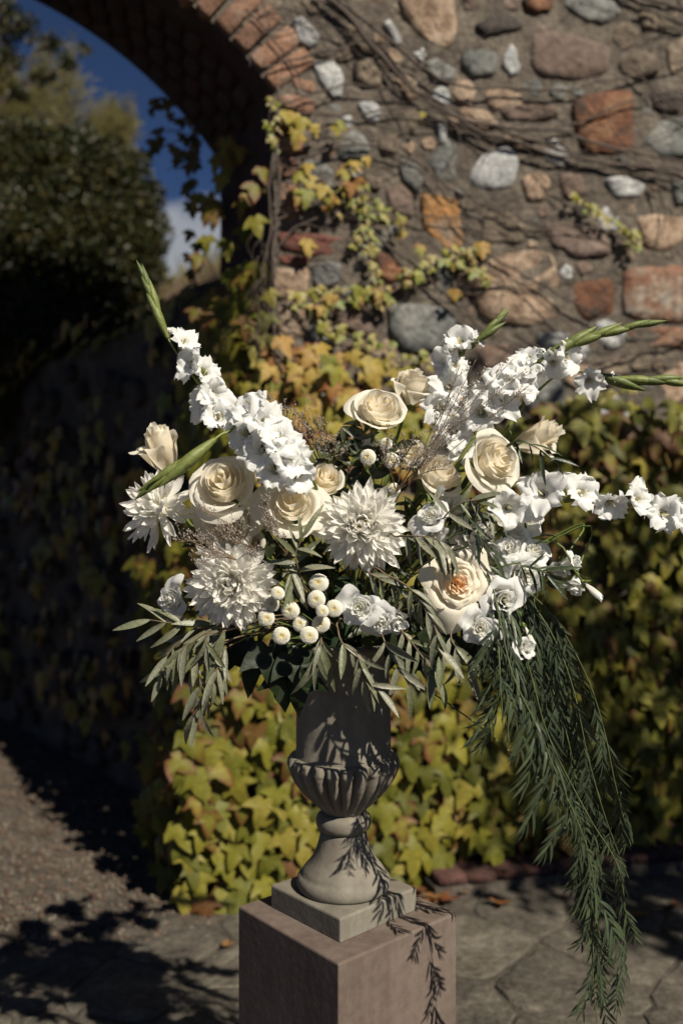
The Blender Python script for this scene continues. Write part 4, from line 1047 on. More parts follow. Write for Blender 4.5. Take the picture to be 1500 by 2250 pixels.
# chrysanthemums
def mum_petal(curl, pointed=.5, L_=1.0, W_=.20):
    V, Fs = [], []; n = 8; m = 5
    for j in range(n):
        t = j / (n - 1); w = W_ * (.30 + .70 * math.sin(min(1, t * 1.25) * math.pi / 2)) * (1 - min(1, max(0, (t - .66) / .34)) ** (2.2 + (0 if pointed < .3 else -.5))) ** .7 + .004
        y = L_ * t; z = curl * (t ** 2) * .5
        for i in range(m):
            s = -1 + 2 * i / (m - 1); V.append((s * w * .5, y + .02 * (1 - abs(s)) * t, z + .09 * W_ * 5 * s * s * (.4 + .6 * t) * .5))
    for j in range(n - 1):
        for i in range(m - 1): q = j * m + i; Fs.append((q, q + 1, q + m + 1, q + m))
    return V, Fs
MP_IN = put_mats([mesh('petal', *mum_petal(c, .1, 1, w)) for c, w in ((.5, .24), (.9, .27), (.3, .25))], M_MUM)
MP_OUT = put_mats([mesh('petal', *mum_petal(c, p, 1, w)) for c, p, w in ((.25, .1, .23), (-.35, .5, .21), (.6, .3, .25), (0, .0, .23))], M_MUM)
def mum(px, py, Z, dia, f, N, label, maxang=105, pw=.55, inner=.34, jit=.1, eye=True, name='white_chrysanthemum'):
    s = dia / F * Z / 2; nrm = face_of(f); p = P(px, py, Z)
    t = thing(name, label, 'chrysanthemum', frame(p - nrm * s * .35, nrm, Vector((0, 0, 1)), s, rnd() * 6.28), 'white chrysanthemums in the urn')
    obj('core', mesh('core', *lathe([(.02, -.35), (.22, -.24), (.34, -.08), (.33, .08), (.22, .22), (.08, .29), (.02, .30)], 14)), M_MUM, t)
    for i in range(N):
        g = (i + .5) / N; th = R(4 + (maxang - 4) * g ** .72) + random.gauss(0, .09); ph = i * 2.39996 + random.gauss(0, jit)
        Lp = (inner + (1 - inner) * g ** pw) * ru(.8, 1.1)
        d = Vector((math.sin(th) * math.cos(ph), math.sin(th) * math.sin(ph), math.cos(th)))
        b = Vector((math.cos(ph) * .13 * math.sin(min(th, 1.5)), math.sin(ph) * .13 * math.sin(min(th, 1.5)), .12 * math.cos(th)))
        Lp = Lp * (.55 + .45 * min(1, g / .12))
        nn = Vector((-math.cos(ph) * math.cos(th), -math.sin(ph) * math.cos(th), math.sin(th))) + Vector((ru(-.5, .5), ru(-.5, .5), ru(-.2, .2)))
        d = (d + Vector((ru(-.1, .1), ru(-.1, .1), ru(-.12, .12)))).normalized()
        me = random.choice(MP_IN if g < .4 else MP_OUT)
        obj('petal', me, None, t, frame_yz(b, d, nn, Lp, Lp * (1.15 if g < .4 else 1.0) * ru(.85, 1.15)))
    if eye:
        v, ff = lathe([(.10, .20), (.12, .34), (.08, .40), (.01, .41)], 12); obj('flower_eye', mesh('flower_eye', v, ff), M_YELLOW, t)
    stem_to(t, p - nrm * s * .7, -nrm, .003); return t
random.seed(61)
mum(797, 1150, 1.58, 192, (.0, -.95, .28), 290, 'big white chrysanthemum with yellow eye in the centre of the arrangement', 112, .6, .34)
mum(332, 1112, 1.66, 165, (-.30, -.88, .22), 105, 'loose spiky white chrysanthemum at the far left', 112, .6, .42, .2, False)
mum(507, 1283, 1.56, 188, (.05, -.92, .05), 280, 'dense white chrysanthemum at lower left above the olive sprays', 122, .5, .42, .2, False)
mum(1045, 1185, 1.70, 130, (.5, -.8, .2), 160, 'white chrysanthemum half hidden behind dark leaves at right of centre', 110, .7, .34, .1, False)

# button chrysanthemums
def button_mesh():
    V, Fs = [], []; N = 230
    v, f = lathe([(.05, -.55), (.5, -.5), (.80, -.22), (.86, .05), (.74, .34), (.5, .5), (.26, .52), (.1, .42)], 20); V += v; Fs += f
    rs = random.Random(3)
    for i in range(N):
        g = (i + .5) / N; th = .22 + 2.0 * g ** .75; ph = i * 2.39996; k = 1 - .30 * math.exp(-(th / .38) ** 2)
        n = Vector((math.sin(th) * math.cos(ph), math.sin(th) * math.sin(ph), math.cos(th) * .72)).normalized()
        c = Vector((math.sin(th) * math.cos(ph) * .92, math.sin(th) * math.sin(ph) * .92, math.cos(th) * .62)) * k
        x = n.orthogonal().normalized(); y = n.cross(x); r = .075; o = len(V); tip = c + n * rs.uniform(.10, .16)
        for kk in range(5): a = kk * 1.2566; V.append(tuple(c + x * r * math.cos(a) + y * r * math.sin(a)))
        for kk in range(5): a = kk * 1.2566; V.append(tuple(tip + x * r * .75 * math.cos(a) + y * r * .75 * math.sin(a)))
        V.append(tuple(tip + n * .02))
        for kk in range(5): Fs.append((o + kk, o + (kk + 1) % 5, o + 5 + (kk + 1) % 5, o + 5 + kk)); Fs.append((o + 5 + kk, o + 5 + (kk + 1) % 5, o + 10))
    return V, Fs
BUT = mesh('petals', *button_mesh()); BUT.materials.append(M_BUTTON)
BEYE = mesh('flower_eye', *lathe([(.16, .38), (.14, .44), (.06, .46), (.01, .45)], 10)); BEYE.materials.append(M_YELLOW)
random.seed(62)
for (x, y, d, lab) in [(700, 1281, 41, 'topmost button flower of the lower cluster'), (695, 1317, 41, 'button flower directly beneath the topmost one'), (734, 1337, 37, 'rightmost button flower of the lower cluster, beside the open lisianthus'),
 (598, 1325, 36, 'button flower at upper left of the lower cluster'), (638, 1341, 41, 'large button flower in the middle of the lower cluster'), (585, 1358, 37, 'leftmost button flower of the lower cluster'), (660, 1371, 36, 'button flower below the middle one'),
 (705, 1371, 40, 'button flower just left of the urn axis above the rim'), (618, 1397, 38, 'lowest button flower at the left of the cluster'), (679, 1396, 38, 'lowest button flower over the urn rim'), (610, 1304, 30, 'half hidden button flower near the dense chrysanthemum'),
 (708, 1343, 28, 'button flower half hidden behind its neighbours'), (860, 1012, 34, 'button flower high between the tall rose and sea lavender'), (848, 975, 26, 'small button flower right under the tall rose'), (866, 1075, 30, 'button flower above the yellow eyed chrysanthemum'), (808, 1005, 34, 'dim button flower in shade under the tall rose')]:
    Z = ru(1.53, 1.56) if y > 1200 else 1.68; f = Vector((ru(-.25, .25), -.9, ru(-.05, .3))); n = f.normalized(); p = P(x, y, Z); s = d / F * Z / 2 * .98
    t = thing('button_flower', 'white ' + lab, 'button flower', frame(p, n, Vector((0, 0, 1)), s, rnd() * 6) @ Matrix.Diagonal((ru(.9, 1.06), ru(.9, 1.06), ru(.85, 1.2), 1)), 'white button chrysanthemums'); obj('petals', BUT, None, t); obj('flower_eye', BEYE, None, t); stem_to(t, p - n * s * .5, -n, .0014, None, .04)

# gladioli
def glad_petal(seed, L_=1.0, W_=.62, ruff=.10, flare=.9):
    rs = random.Random(seed); V, Fs = [], []; nt2, ns2 = 12, 11; a1, a2 = rs.uniform(0, 6), rs.uniform(0, 6)
    for j in range(nt2):
        t = j / (nt2 - 1); w = W_ * (.10 + .90 * math.sin(min(1, t * 1.12) * math.pi / 2) ** 1.6) * (1 - .55 * max(0, (t - .70) / .30) ** 2.2)
        ang = flare * t ** 1.7
        # tube then flare: radius out from axis
        rr = .10 + .18 * t + .75 * (1 - math.cos(ang)) * .9 + .12 * t * t; z = L_ * (t * .95 - .42 * max(0, t - .45) ** 1.7 * flare * 1.6)
        for i in range(ns2):
            s = -1 + 2 * i / (ns2 - 1); e = abs(s) ** 1.5 * t * t
            x = s * w * .5; zz = z + ruff * (max(e, max(0, t - .7) * 1.6)) * math.sin(s * 5.5 + a1 + t * 5); r2 = rr + ruff * e * math.cos(s * 6 + a2 + t * 7) - .14 * s * s * (1 - t * .7) + .0
            V.append((x, -r2, zz - .06 * s * s * t))
    for j in range(nt2 - 1):
        for i in range(ns2 - 1): q = j * ns2 + i; Fs.append((q, q + 1, q + ns2 + 1, q + ns2))
    return V, Fs
GP = put_mats([mesh('petal', *glad_petal(i, 1.0, w, .15, fl)) for i, (w, fl) in enumerate(((.98, .95), (.88, 1.15), (1.08, .8), (.92, 1.3)))], M_WHITE)
def bract_mesh():
    V, Fs = [], []
    for j in range(9):
        t = j / 8; w = .16 * math.sin(min(1, t * 1.4 + .25) * math.pi / 2) * (1 - max(0, (t - .5) / .5) ** 1.5) + .004
        for i in range(6):
            a = math.pi * 2 * i / 6; V.append((w * math.cos(a), w * .62 * math.sin(a) + .03 * t * t, t))
    for j in range(8):
        for i in range(6): a = j * 6 + i; b = j * 6 + (i + 1) % 6; Fs.append((a, b, b + 6, a + 6))
    return V, Fs
BRACT = mesh('bract', *bract_mesh()); BRACT.materials.append(M_BUD)
TUBE = mesh('floret', *lathe([(.05, -.15), (.09, .0), (.13, .15), (.16, .28), (.10, .28), (.03, .1)], 12)); TUBE.materials.append(M_WHITE)
ANTH = mesh('anthers', *join([tube([Vector((.03 * i, 0, .2)), Vector((.05 * i, -.05, .5)), Vector((.06 * i, -.08, .62))], .016, .022, 5) for i in (-1, 0, 1)])); ANTH.materials.append(M_BUTTON)
def gladiolus(path, florets, label, tip_n=5, bl=.05, close=.9, r=.0035):
    """path: (px,py,Z) root..tip ; florets: (px,py,Z,size px,face)"""
    pts = [P(*q) for q in path]; t = thing('white_gladiolus', label, 'gladiolus', Matrix.Translation(pts[0]), 'white gladiolus spikes in the urn'); inv = wm(t).inverted()
    sp_ = smooth_path([MOUTH + Vector((ru(-.02, .02), 0, .02))] + pts, 7); v, f = tube(sp_, r, r * .35, 7); wobj('stem', v, f, M_BUD, t)
    n = len(sp_); tl = sp_[int(n * close):] if tip_n else []
    # pointed buds overlapping along the tip
    for k in range(tip_n):
        i = int(n - 1 - (n * (1 - close)) * (1 - k / max(1, tip_n - .4)) * 1.0); i = max(1, min(n - 2, i)); p = sp_[i]; d = (sp_[min(n - 1, i + 1)] - sp_[i - 1]).normalized()
        side = d.cross(Vector((0, 1, 0))).normalized() * (1 if k % 2 else -1); s = bl * (1.15 - .6 * k / tip_n)
        obj('bract', BRACT, None, t, inv @ frame(p, (d + side * .035).normalized(), side, s * 1.35))
    for (x, y, Z, size, fc) in florets:
        p = P(x, y, Z); nrm = (face_of(fc) + Vector((ru(-.25, .25), ru(-.1, .2), ru(-.3, .3)))).normalized(); s = size / F * Z / 1.38; best = min(sp_, key=lambda q: (q - p).length)
        M = inv @ frame(p - nrm * s * .45, nrm, Vector((0, 0, 1)), s, rnd() * 6.28)
        fl = obj('floret', TUBE, None, t, M)
        for k in range(6):
            q = Matrix.Rotation(k * math.pi / 3 + ru(-.1, .1), 4, 'Z') @ Matrix.Scale((1.0 if k % 2 else .92) * ru(.92, 1.08), 4)
            obj('petal', GP[(k * 3 + int(rnd() * 4)) % 4], None, fl, q)
        obj('anthers', ANTH, None, fl)
        b = p - nrm * s * .5; d = (b - best)
        dd = (nrm * .7 + (sp_[-1] - sp_[0]).normalized() * .5).normalized()
        obj('bract', BRACT, None, t, inv @ frame(b - dd * s * .45, dd, Vector((0, 1, 0)), s * .95))
    return t
random.seed(63)
gladiolus([(560, 1030, 1.70), (500, 940, 1.70), (440, 850, 1.70), (375, 755, 1.70), (345, 680, 1.70), (318, 608, 1.70)],
 [(407, 750, 1.69, 62, (.35, -.75, .55)), (418, 800, 1.68, 74, (-.45, -.7, .4)), (452, 820, 1.70, 66, (.5, -.6, .4)), (470, 865, 1.68, 80, (.35, -.8, .3)), (448, 885, 1.70, 82, (-.5, -.75, .1)), (480, 915, 1.67, 76, (.2, -.85, .1)), (372, 728, 1.71, 34, (-.1, -.3, .9))],
 'white gladiolus spike leaning up to the left with a bare green tip', 6, .062, .70)
gladiolus([(700, 1090, 1.64), (650, 1030, 1.62), (600, 960, 1.60), (560, 900, 1.58), (540, 880, 1.58)],
 [(552, 905, 1.58, 88, (-.15, -.75, .6)), (585, 930, 1.57, 92, (.3, -.8, .45)), (540, 955, 1.59, 92, (-.5, -.8, .15)), (612, 965, 1.56, 96, (.35, -.85, .3)), (575, 990, 1.57, 92, (-.3, -.9, .1)), (635, 1005, 1.56, 92, (.3, -.9, .2)), (605, 1030, 1.57, 86, (-.1, -.95, 0)), (655, 1045, 1.57, 80, (.4, -.85, .1)), (520, 925, 1.62, 62, (-.7, -.6, .2))],
 'thick white gladiolus spike crowded with florets above the left roses', 0)
gladiolus([(560, 980, 1.62), (500, 950, 1.58), (450, 985, 1.56), (400, 1020, 1.55), (345, 1058, 1.55)], [], 'bare green gladiolus tip bending down left between rose bud and rose', 6, .075, .55)
gladiolus([(950, 1000, 1.74), (965, 920, 1.78), (985, 840, 1.80), (1010, 780, 1.80), (1050, 745, 1.80), (1095, 700, 1.80)],
 [(1010, 750, 1.79, 74, (-.2, -.6, .7)), (975, 795, 1.78, 66, (-.6, -.7, .2)), (1000, 805, 1.79, 66, (.4, -.8, .2)), (985, 850, 1.78, 76, (0, -.9, .2)), (965, 895, 1.77, 70, (-.2, -.9, 0)), (1050, 750, 1.81, 34, (.4, -.4, .5))],
 'white gladiolus spike rising in the upper centre with short green tip', 5, .052, .80)
gladiolus([(1010, 1010, 1.70), (1060, 930, 1.72), (1110, 860, 1.72), (1180, 795, 1.72), (1290, 745, 1.72), (1435, 707, 1.72)],
 [(1060, 905, 1.71, 92, (-.2, -.9, .2)), (1095, 880, 1.70, 92, (.2, -.9, .1)), (1115, 845, 1.70, 96, (.1, -.85, .4)), (1150, 815, 1.71, 84, (-.2, -.7, .6)), (1150, 850, 1.71, 78, (.5, -.8, -.1)), (1165, 785, 1.73, 66, (-.1, -.5, .8)), (1245, 785, 1.72, 78, (.4, -.8, .1)), (1215, 800, 1.72, 60, (-.1, -.8, -.4)), (1055, 870, 1.73, 66, (-.7, -.6, .2))],
 'white gladiolus spike leaning right with a long pointed green tip', 7, .075, .68, .0042)
gladiolus([(1100, 960, 1.78), (1180, 860, 1.80), (1250, 815, 1.80), (1350, 832, 1.80), (1440, 835, 1.80), (1540, 850, 1.80)],
 [(1295, 838, 1.79, 66, (.3, -.7, -.4)), (1235, 800, 1.81, 66, (0, -.8, .4)), (1345, 832, 1.80, 30, (.8, -.5, .1))],
 'white gladiolus spike running off the right edge above the ivy, mostly green', 7, .07, .62)
gladiolus([(1030, 1120, 1.66), (1110, 1105, 1.63), (1200, 1085, 1.61), (1290, 1090, 1.60), (1380, 1105, 1.60), (1480, 1135, 1.60), (1560, 1160, 1.60)],
 [(1115, 1118, 1.60, 88, (-.2, -.9, 0)), (1190, 1082, 1.59, 92, (-.1, -.9, .25)), (1278, 1080, 1.59, 84, (.2, -.85, .4)), (1340, 1108, 1.59, 80, (.1, -.8, -.3)), (1400, 1095, 1.59, 78, (.25, -.85, .3)), (1458, 1128, 1.59, 76, (.2, -.85, -.1)), (1500, 1145, 1.59, 66, (.4, -.8, .0)), (1175, 1125, 1.62, 50, (.2, -.6, -.7))],
 'long white gladiolus spike stretching level to the right edge', 4, .05, .9)
gladiolus([(930, 1060, 1.74), (980, 1000, 1.74), (1010, 950, 1.74), (1030, 920, 1.74)],
 [(1000, 950, 1.73, 82, (-.2, -.8, .4)), (975, 985, 1.73, 70, (-.4, -.8, 0)), (1015, 985, 1.72, 74, (.1, -.95, 0)), (1030, 925, 1.74, 60, (.2, -.6, .6))],
 'short white gladiolus spike behind the right hand roses', 2, .04, .9)

# ------------------------------------------------------------------ foliage of the arrangement
def lance(L_=1.0, W_=.21, curve=.12, fold=.10, tw=0):
    V, Fs = [], []; n = 8
    for j in range(n):
        t = j / (n - 1); w = W_ * math.sin(math.pi * (t * .96 + .02) ** .85) ** .8; z = -curve * t * t
        for i in range(3):
            s = i - 1; V.append((s * w * .5 + tw * t * t, t * L_, z + fold * abs(s) * w))
    for j in range(n - 1):
        for i in range(2): q = j * 3 + i; Fs.append((q, q + 1, q + 4, q + 3))
    return V, Fs
def leafset(mat, W_, n=4, cmax=.3):
    return put_mats([mesh('leaf', *lance(1, W_ * ru(.85, 1.15), ru(-.05, cmax), ru(.1, .35), ru(-.12, .12))) for _ in range(n)], mat)
random.seed(64)
OL = leafset(M_OLIVE, .20, 6, .5); DL = leafset(M_DARKLEAF, .25); DL2 = leafset(M_DARKLEAF, .42)
def branch(name, label, cat, pts, leaves, n, size, droop, mat=M_TWIG, group=None, r=.0016, start=.25, spread=.8, root=True, tipz=0):
    path = smooth_path([P(*q) for q in pts], 8)
    t = thing(name, label, cat, Matrix.Translation(path[0]), group); inv = wm(t).inverted()
    full = ([MOUTH + Vector((ru(-.03, .03), ru(-.03, .0), .03))] if root else []) + path
    full = smooth_path([full[0], full[0].lerp(path[0], .5) + Vector((0, 0, .03))] + path[::3] + [path[-1]], 4) if root else path
    v, f = tube(full, r * 1.2, r * .5, 5); wobj('stem', v, f, mat, t)
    m = len(path) - 1
    for k in range(n):
        g = start + (1 - start) * (k // 2 * 2 + 1) / n if k < n - 1 else 1.0
        i = min(m, int(g * m)); p = path[i]; d = (path[min(m, i + 1)] - path[max(0, i - 1)]).normalized()
        side = d.cross(Vector((0, -1, 0)));
        if side.length < .1: side = d.cross(Vector((1, 0, 0)))
        side.normalize(); sg = 1 if k % 2 else -1
        dr = (d * .7 + side * sg * spread * (0 if k == n - 1 else ru(.6, 1.1)) + DOWN * droop * ru(.6, 1.2) + Vector((ru(-.3, .3), ru(-.45, .25), ru(-.25, .25)))).normalized()
        nn = Vector((ru(-.7, .9), -1, ru(-.2, 1.0)))
        s = size * ru(.55, 1.08); obj('leaf', random.choice(leaves), None, t, inv @ frame_yz(p, dr, nn, s))
    return t
OG = 'olive sprays in the urn'
OLV = [
 ([(540, 1340, 1.64), (470, 1375, 1.60), (400, 1372, 1.58), (330, 1362, 1.58)], 9, .068, .15, 'olive spray reaching furthest left under the shaded lisianthus'),
 ([(540, 1360, 1.62), (470, 1380, 1.58), (410, 1420, 1.56), (378, 1450, 1.56)], 12, .066, 1.5, 'drooping olive spray left of the urn with its leaves bunched downward'),
 ([(560, 1370, 1.60), (500, 1385, 1.57), (455, 1395, 1.56), (455, 1420, 1.56)], 6, .066, .9, 'small olive spray just below the dense chrysanthemum'),
 ([(560, 1380, 1.62), (500, 1410, 1.59), (430, 1440, 1.58), (440, 1500, 1.58), (435, 1560, 1.58)], 15, .064, .9, 'long olive spray hanging down the middle of the left cluster'),
 ([(560, 1370, 1.63), (430, 1400, 1.62), (380, 1450, 1.62), (350, 1490, 1.62)], 9, .06, .7, 'shaded olive spray behind the bunched one at left'),
 ([(560, 1390, 1.60), (470, 1420, 1.58), (480, 1470, 1.58), (465, 1500, 1.58)], 8, .06, .9, 'olive spray between the left urn side and the bunched leaves'),
 ([(740, 1370, 1.57), (750, 1410, 1.54), (785, 1440, 1.53), (800, 1490, 1.53), (830, 1515, 1.53)], 13, .066, .6, 'olive spray hanging over the front of the urn neck'),
 ([(550, 1400, 1.62), (490, 1430, 1.59), (470, 1500, 1.57), (425, 1570, 1.57)], 12, .066, 1.1, 'olive spray hanging lowest at the left edge of the dark broad leaves'),
 ([(540, 1370, 1.63), (440, 1385, 1.60), (375, 1430, 1.59), (355, 1480, 1.59)], 10, .06, 1.0, 'pale olive spray hanging just under the furthest left one'),
 ([(700, 1385, 1.58), (706, 1410, 1.55), (694, 1440, 1.54)], 6, .078, 1.2, 'short olive spray hanging at the left of the urn neck'),
 ([(850, 1350, 1.60), (890, 1395, 1.56), (925, 1440, 1.55), (970, 1500, 1.55)], 11, .07, .8, 'olive spray right of the urn neck pointing down right'),
 ([(830, 1370, 1.60), (845, 1410, 1.56), (870, 1460, 1.55), (895, 1500, 1.55)], 8, .07, .7, 'olive spray close by the right side of the urn neck'),
 ([(820, 1250, 1.60), (890, 1285, 1.55), (930, 1330, 1.54), (955, 1380, 1.54), (965, 1440, 1.54)], 12, .066, .8, 'olive spray falling left of the blown rose'),
 ([(850, 1180, 1.60), (900, 1178, 1.55), (950, 1182, 1.53), (985, 1200, 1.53)], 12, .066, 1.6, 'olive spray hanging in a comb right of the yellow eyed chrysanthemum'),
 ([(670, 1290, 1.60), (655, 1250, 1.55), (650, 1215, 1.54), (665, 1180, 1.54)], 10, .06, .3, 'olive sprig above the button flowers left of centre'),
 ([(640, 1280, 1.60), (645, 1240, 1.57), (640, 1270, 1.55), (640, 1300, 1.545)], 7, .062, 1.2, 'olive leaves hanging between the chrysanthemum and the buttons'),
 ([(780, 1240, 1.64), (820, 1265, 1.58), (870, 1290, 1.57), (900, 1330, 1.57)], 11, .05, .5, 'olive twig below the yellow eyed chrysanthemum'),
 ([(930, 1200, 1.62), (990, 1120, 1.58), (1040, 1100, 1.57), (1075, 1130, 1.56)], 10, .06, .8, 'dark olive twig above the blown rose'),
 ([(1000, 1330, 1.62), (990, 1400, 1.57), (1010, 1430, 1.56), (1030, 1460, 1.56)], 7, .07, .8, 'olive leaves below the blown rose'),
]
for pts, n, sz, dr, lab in OLV: branch('olive_branch', lab, 'olive spray', pts, OL, n, sz, dr, M_TWIG, OG)
# dark filling foliage through the middle
random.seed(66); GF = 'dark leafy filler sprigs'
used = set()
NEAR = [((833, 898), 'tall rose'), ((905, 850), 'topmost rose'), ((492, 1062), 'large left rose'), ((640, 1110), 'rose left of centre'), ((490, 1170), 'drooping left rose'), ((1085, 1010), 'big right rose'), ((962, 1045), 'centre right rose'), ((1003, 1282), 'blown rose'), ((797, 1150), 'yellow eyed chrysanthemum'), ((332, 1112), 'far left chrysanthemum'), ((507, 1283), 'dense left chrysanthemum'), ((1045, 1185), 'half hidden chrysanthemum'), ((650, 1340), 'button flower cluster'), ((790, 1335), 'open lisianthus'), ((850, 1365), 'lisianthus pair over the rim'), ((1055, 1380), 'round lisianthus'), ((1155, 1250), 'right side lisianthus cluster'), ((375, 1318), 'shaded left lisianthus'), ((1115, 1115), 'level right gladiolus')]
def where(x, y):
    for (q, nm) in sorted(NEAR, key=lambda e: math.hypot(e[0][0] - x, e[0][1] - y)):
        dx, dy = x - q[0], y - q[1]; w = ('just right of' if dx > 0 else 'just left of') if abs(dx) > abs(dy) else ('just below' if dy > 0 else 'just above')
        if (w, nm) not in used: used.add((w, nm)); return w + ' the ' + nm
k = 0
FILL = [(560, 1240), (610, 1200), (680, 1220), (740, 1270), (820, 1300), (890, 1240), (930, 1300), (700, 1130), (720, 1000), (760, 1010), (820, 1040), (880, 1080), (1010, 1080), (1060, 1140), (1110, 1250), (1060, 1330), (960, 1390), (600, 1380), (540, 1390), (440, 1200), (430, 1330), (480, 1400), (650, 1420), (760, 1320), (900, 1150), (1180, 1180), (1200, 1280), (1140, 1060), (860, 1350), (800, 1400), (560, 1110), (400, 1150), (580, 1320), (1010, 1370), (930, 1110), (740, 1200), (480, 1190), (870, 1200)]
for (x, y) in FILL:
    k += 1; Z = ru(1.66, 1.76); x0, y0 = 760 + (x - 760) * .45, 1290 + (y - 1290) * .45
    branch('leafy_sprig', 'dark leafy sprig in shade ' + where(x, y), 'foliage sprig', [(x0, y0, 1.78), ((x0 + x) / 2 + ru(-15, 15), (y0 + y) / 2, 1.74), (x, y, Z)], DL if rnd() < .6 else DL2, 12, ru(.04, .058), .25, M_STEM, GF, .0018, .1, .9, False)
# upright eucalyptus-like sprig behind the centre
for (pts, lab) in (([(760, 1060, 1.72), (775, 1010, 1.70), (800, 965, 1.70), (790, 930, 1.71)], 'dark leafy sprig just under the tall rose'), ([(800, 1080, 1.72), (835, 1020, 1.70), (870, 985, 1.70)], 'dark leafy sprig right of the tall rose stem'), ([(730, 1050, 1.72), (735, 1000, 1.70), (760, 960, 1.70)], 'dark leafy sprig left of the tall rose stem')):
    branch('leafy_sprig', lab, 'foliage sprig', pts, DL2, 12, .045, .1, M_STEM, None, .0016, .2, .9)
for pts, lab in (([(1090, 1000, 1.66), (1130, 970, 1.60), (1180, 985, 1.58), (1225, 1020, 1.58)], 'dark pepper leaf arching under the rose bud at right'), ([(1010, 1110, 1.62), (1030, 1140, 1.57), (1060, 1180, 1.56), (1080, 1215, 1.56)], 'dark pepper leaf lying over the hidden chrysanthemum'), ([(1120, 1240, 1.60), (1180, 1250, 1.57), (1200, 1262, 1.56)], 'dark pepper leaf crossing the right side lisianthus')):
    branch('pepper_sprig', lab, 'foliage sprig', pts, put_mats([mesh('leaf', *lance(1, .13, .25, .2)) for _ in range(2)], M_PEPPER), 10, .062, .35, M_STEM, None, .0014, .1, .7)

# pepper tree fronds cascading on the right
def pinnate(seed, npair=9):
    rs = random.Random(seed); parts = []; pts = []
    for j in range(12):
        t = j / 11; pts.append(Vector((.10 * math.sin(t * 1.6 + seed), t, -.16 * t * t)))
    v, f = tube(pts, .006, .003, 4); parts.append((v, f))
    for k in range(npair * 2):
        g = .08 + .92 * (k // 2 + .5) / npair; i = min(10, int(g * 11)); p = pts[i].lerp(pts[i + 1], g * 11 - i); d = (pts[i + 1] - pts[i]).normalized(); sg = 1 if k % 2 else -1
        L_ = .50 * (1 - .45 * abs(g - .45)) * rs.uniform(.85, 1.1); side = Vector((sg, 0, 0)); dr = (d * rs.uniform(.8, 1.1) + side * rs.uniform(.25, .75) + Vector((0, 0, rs.uniform(-.3, .2)))).normalized()
        V, Fs = lance(1, .135, rs.uniform(.05, .3), .2, -sg * .10); m = frame_yz(p, dr, Vector((rs.uniform(-.3, .3), 0, 1)), L_); parts.append(([m @ Vector(q) for q in V], Fs))
    V, Fs = lance(1, .12, .1, .2); m = frame_yz(pts[-1], Vector((0, 1, -.3)), Vector((0, 0, 1)), .28); parts.append(([m @ Vector(q) for q in V], Fs))
    return join(parts)
PIN = put_mats([mesh('leaf', *pinnate(i, 5 + i % 3)) for i in range(6)], M_PEPPER)
M_PSTEM = mat_plain('frond_stem', (0.07, 0.085, 0.03), 0.6, 0.3, 40)
FR = [
 ([(1040, 1200, 1.62), (1075, 1270, 1.58), (1095, 1350, 1.54), (1125, 1480, 1.50), (1180, 1600, 1.48), (1230, 1720, 1.48), (1285, 1850, 1.48), (1305, 1960, 1.48), (1300, 2100, 1.48), (1310, 2250, 1.48)], 26, .135, 'long pepper tree frond that reaches the bottom edge, left strand'),
 ([(1050, 1160, 1.64), (1085, 1290, 1.60), (1130, 1370, 1.58), (1165, 1480, 1.57), (1205, 1620, 1.57), (1290, 1790, 1.57), (1355, 1900, 1.57), (1372, 2010, 1.57), (1365, 2110, 1.57), (1352, 2260, 1.57)], 24, .13, 'long pepper tree frond that reaches the bottom edge, right strand'),
 ([(1120, 1270, 1.64), (1210, 1350, 1.66), (1285, 1480, 1.67), (1325, 1600, 1.67), (1350, 1720, 1.66), (1385, 1860, 1.66)], 20, .12, 'outermost pepper tree frond on the right'),
 ([(1090, 1330, 1.64), (1095, 1430, 1.52), (1100, 1520, 1.49), (1105, 1600, 1.48)], 12, .11, 'short pepper tree frond hanging straight, innermost of the cascade'),
 ([(1110, 1320, 1.63), (1190, 1460, 1.62), (1240, 1600, 1.62), (1270, 1740, 1.62), (1290, 1880, 1.62), (1300, 2020, 1.62)], 22, .13, 'thick middle pepper tree frond of the cascade'),
 ([(1120, 1280, 1.64), (1175, 1380, 1.65), (1220, 1500, 1.66), (1275, 1640, 1.66), (1320, 1760, 1.65)], 18, .13, 'pepper tree frond behind the middle of the cascade'),
 ([(1150, 1300, 1.62), (1215, 1400, 1.60), (1260, 1520, 1.60), (1290, 1660, 1.60), (1330, 1800, 1.60), (1380, 1930, 1.61)], 20, .12, 'pepper tree frond in front right of the cascade'),
 ([(1270, 1800, 1.63), (1290, 1950, 1.63), (1320, 2080, 1.63), (1318, 2230, 1.63)], 16, .12, 'dense lower end of the pepper frond cascade'),
 ([(1140, 1290, 1.66), (1180, 1330, 1.68), (1200, 1420, 1.69), (1230, 1520, 1.69)], 10, .11, 'upper pepper tree frond right below the lisianthus'),
]
random.seed(67)
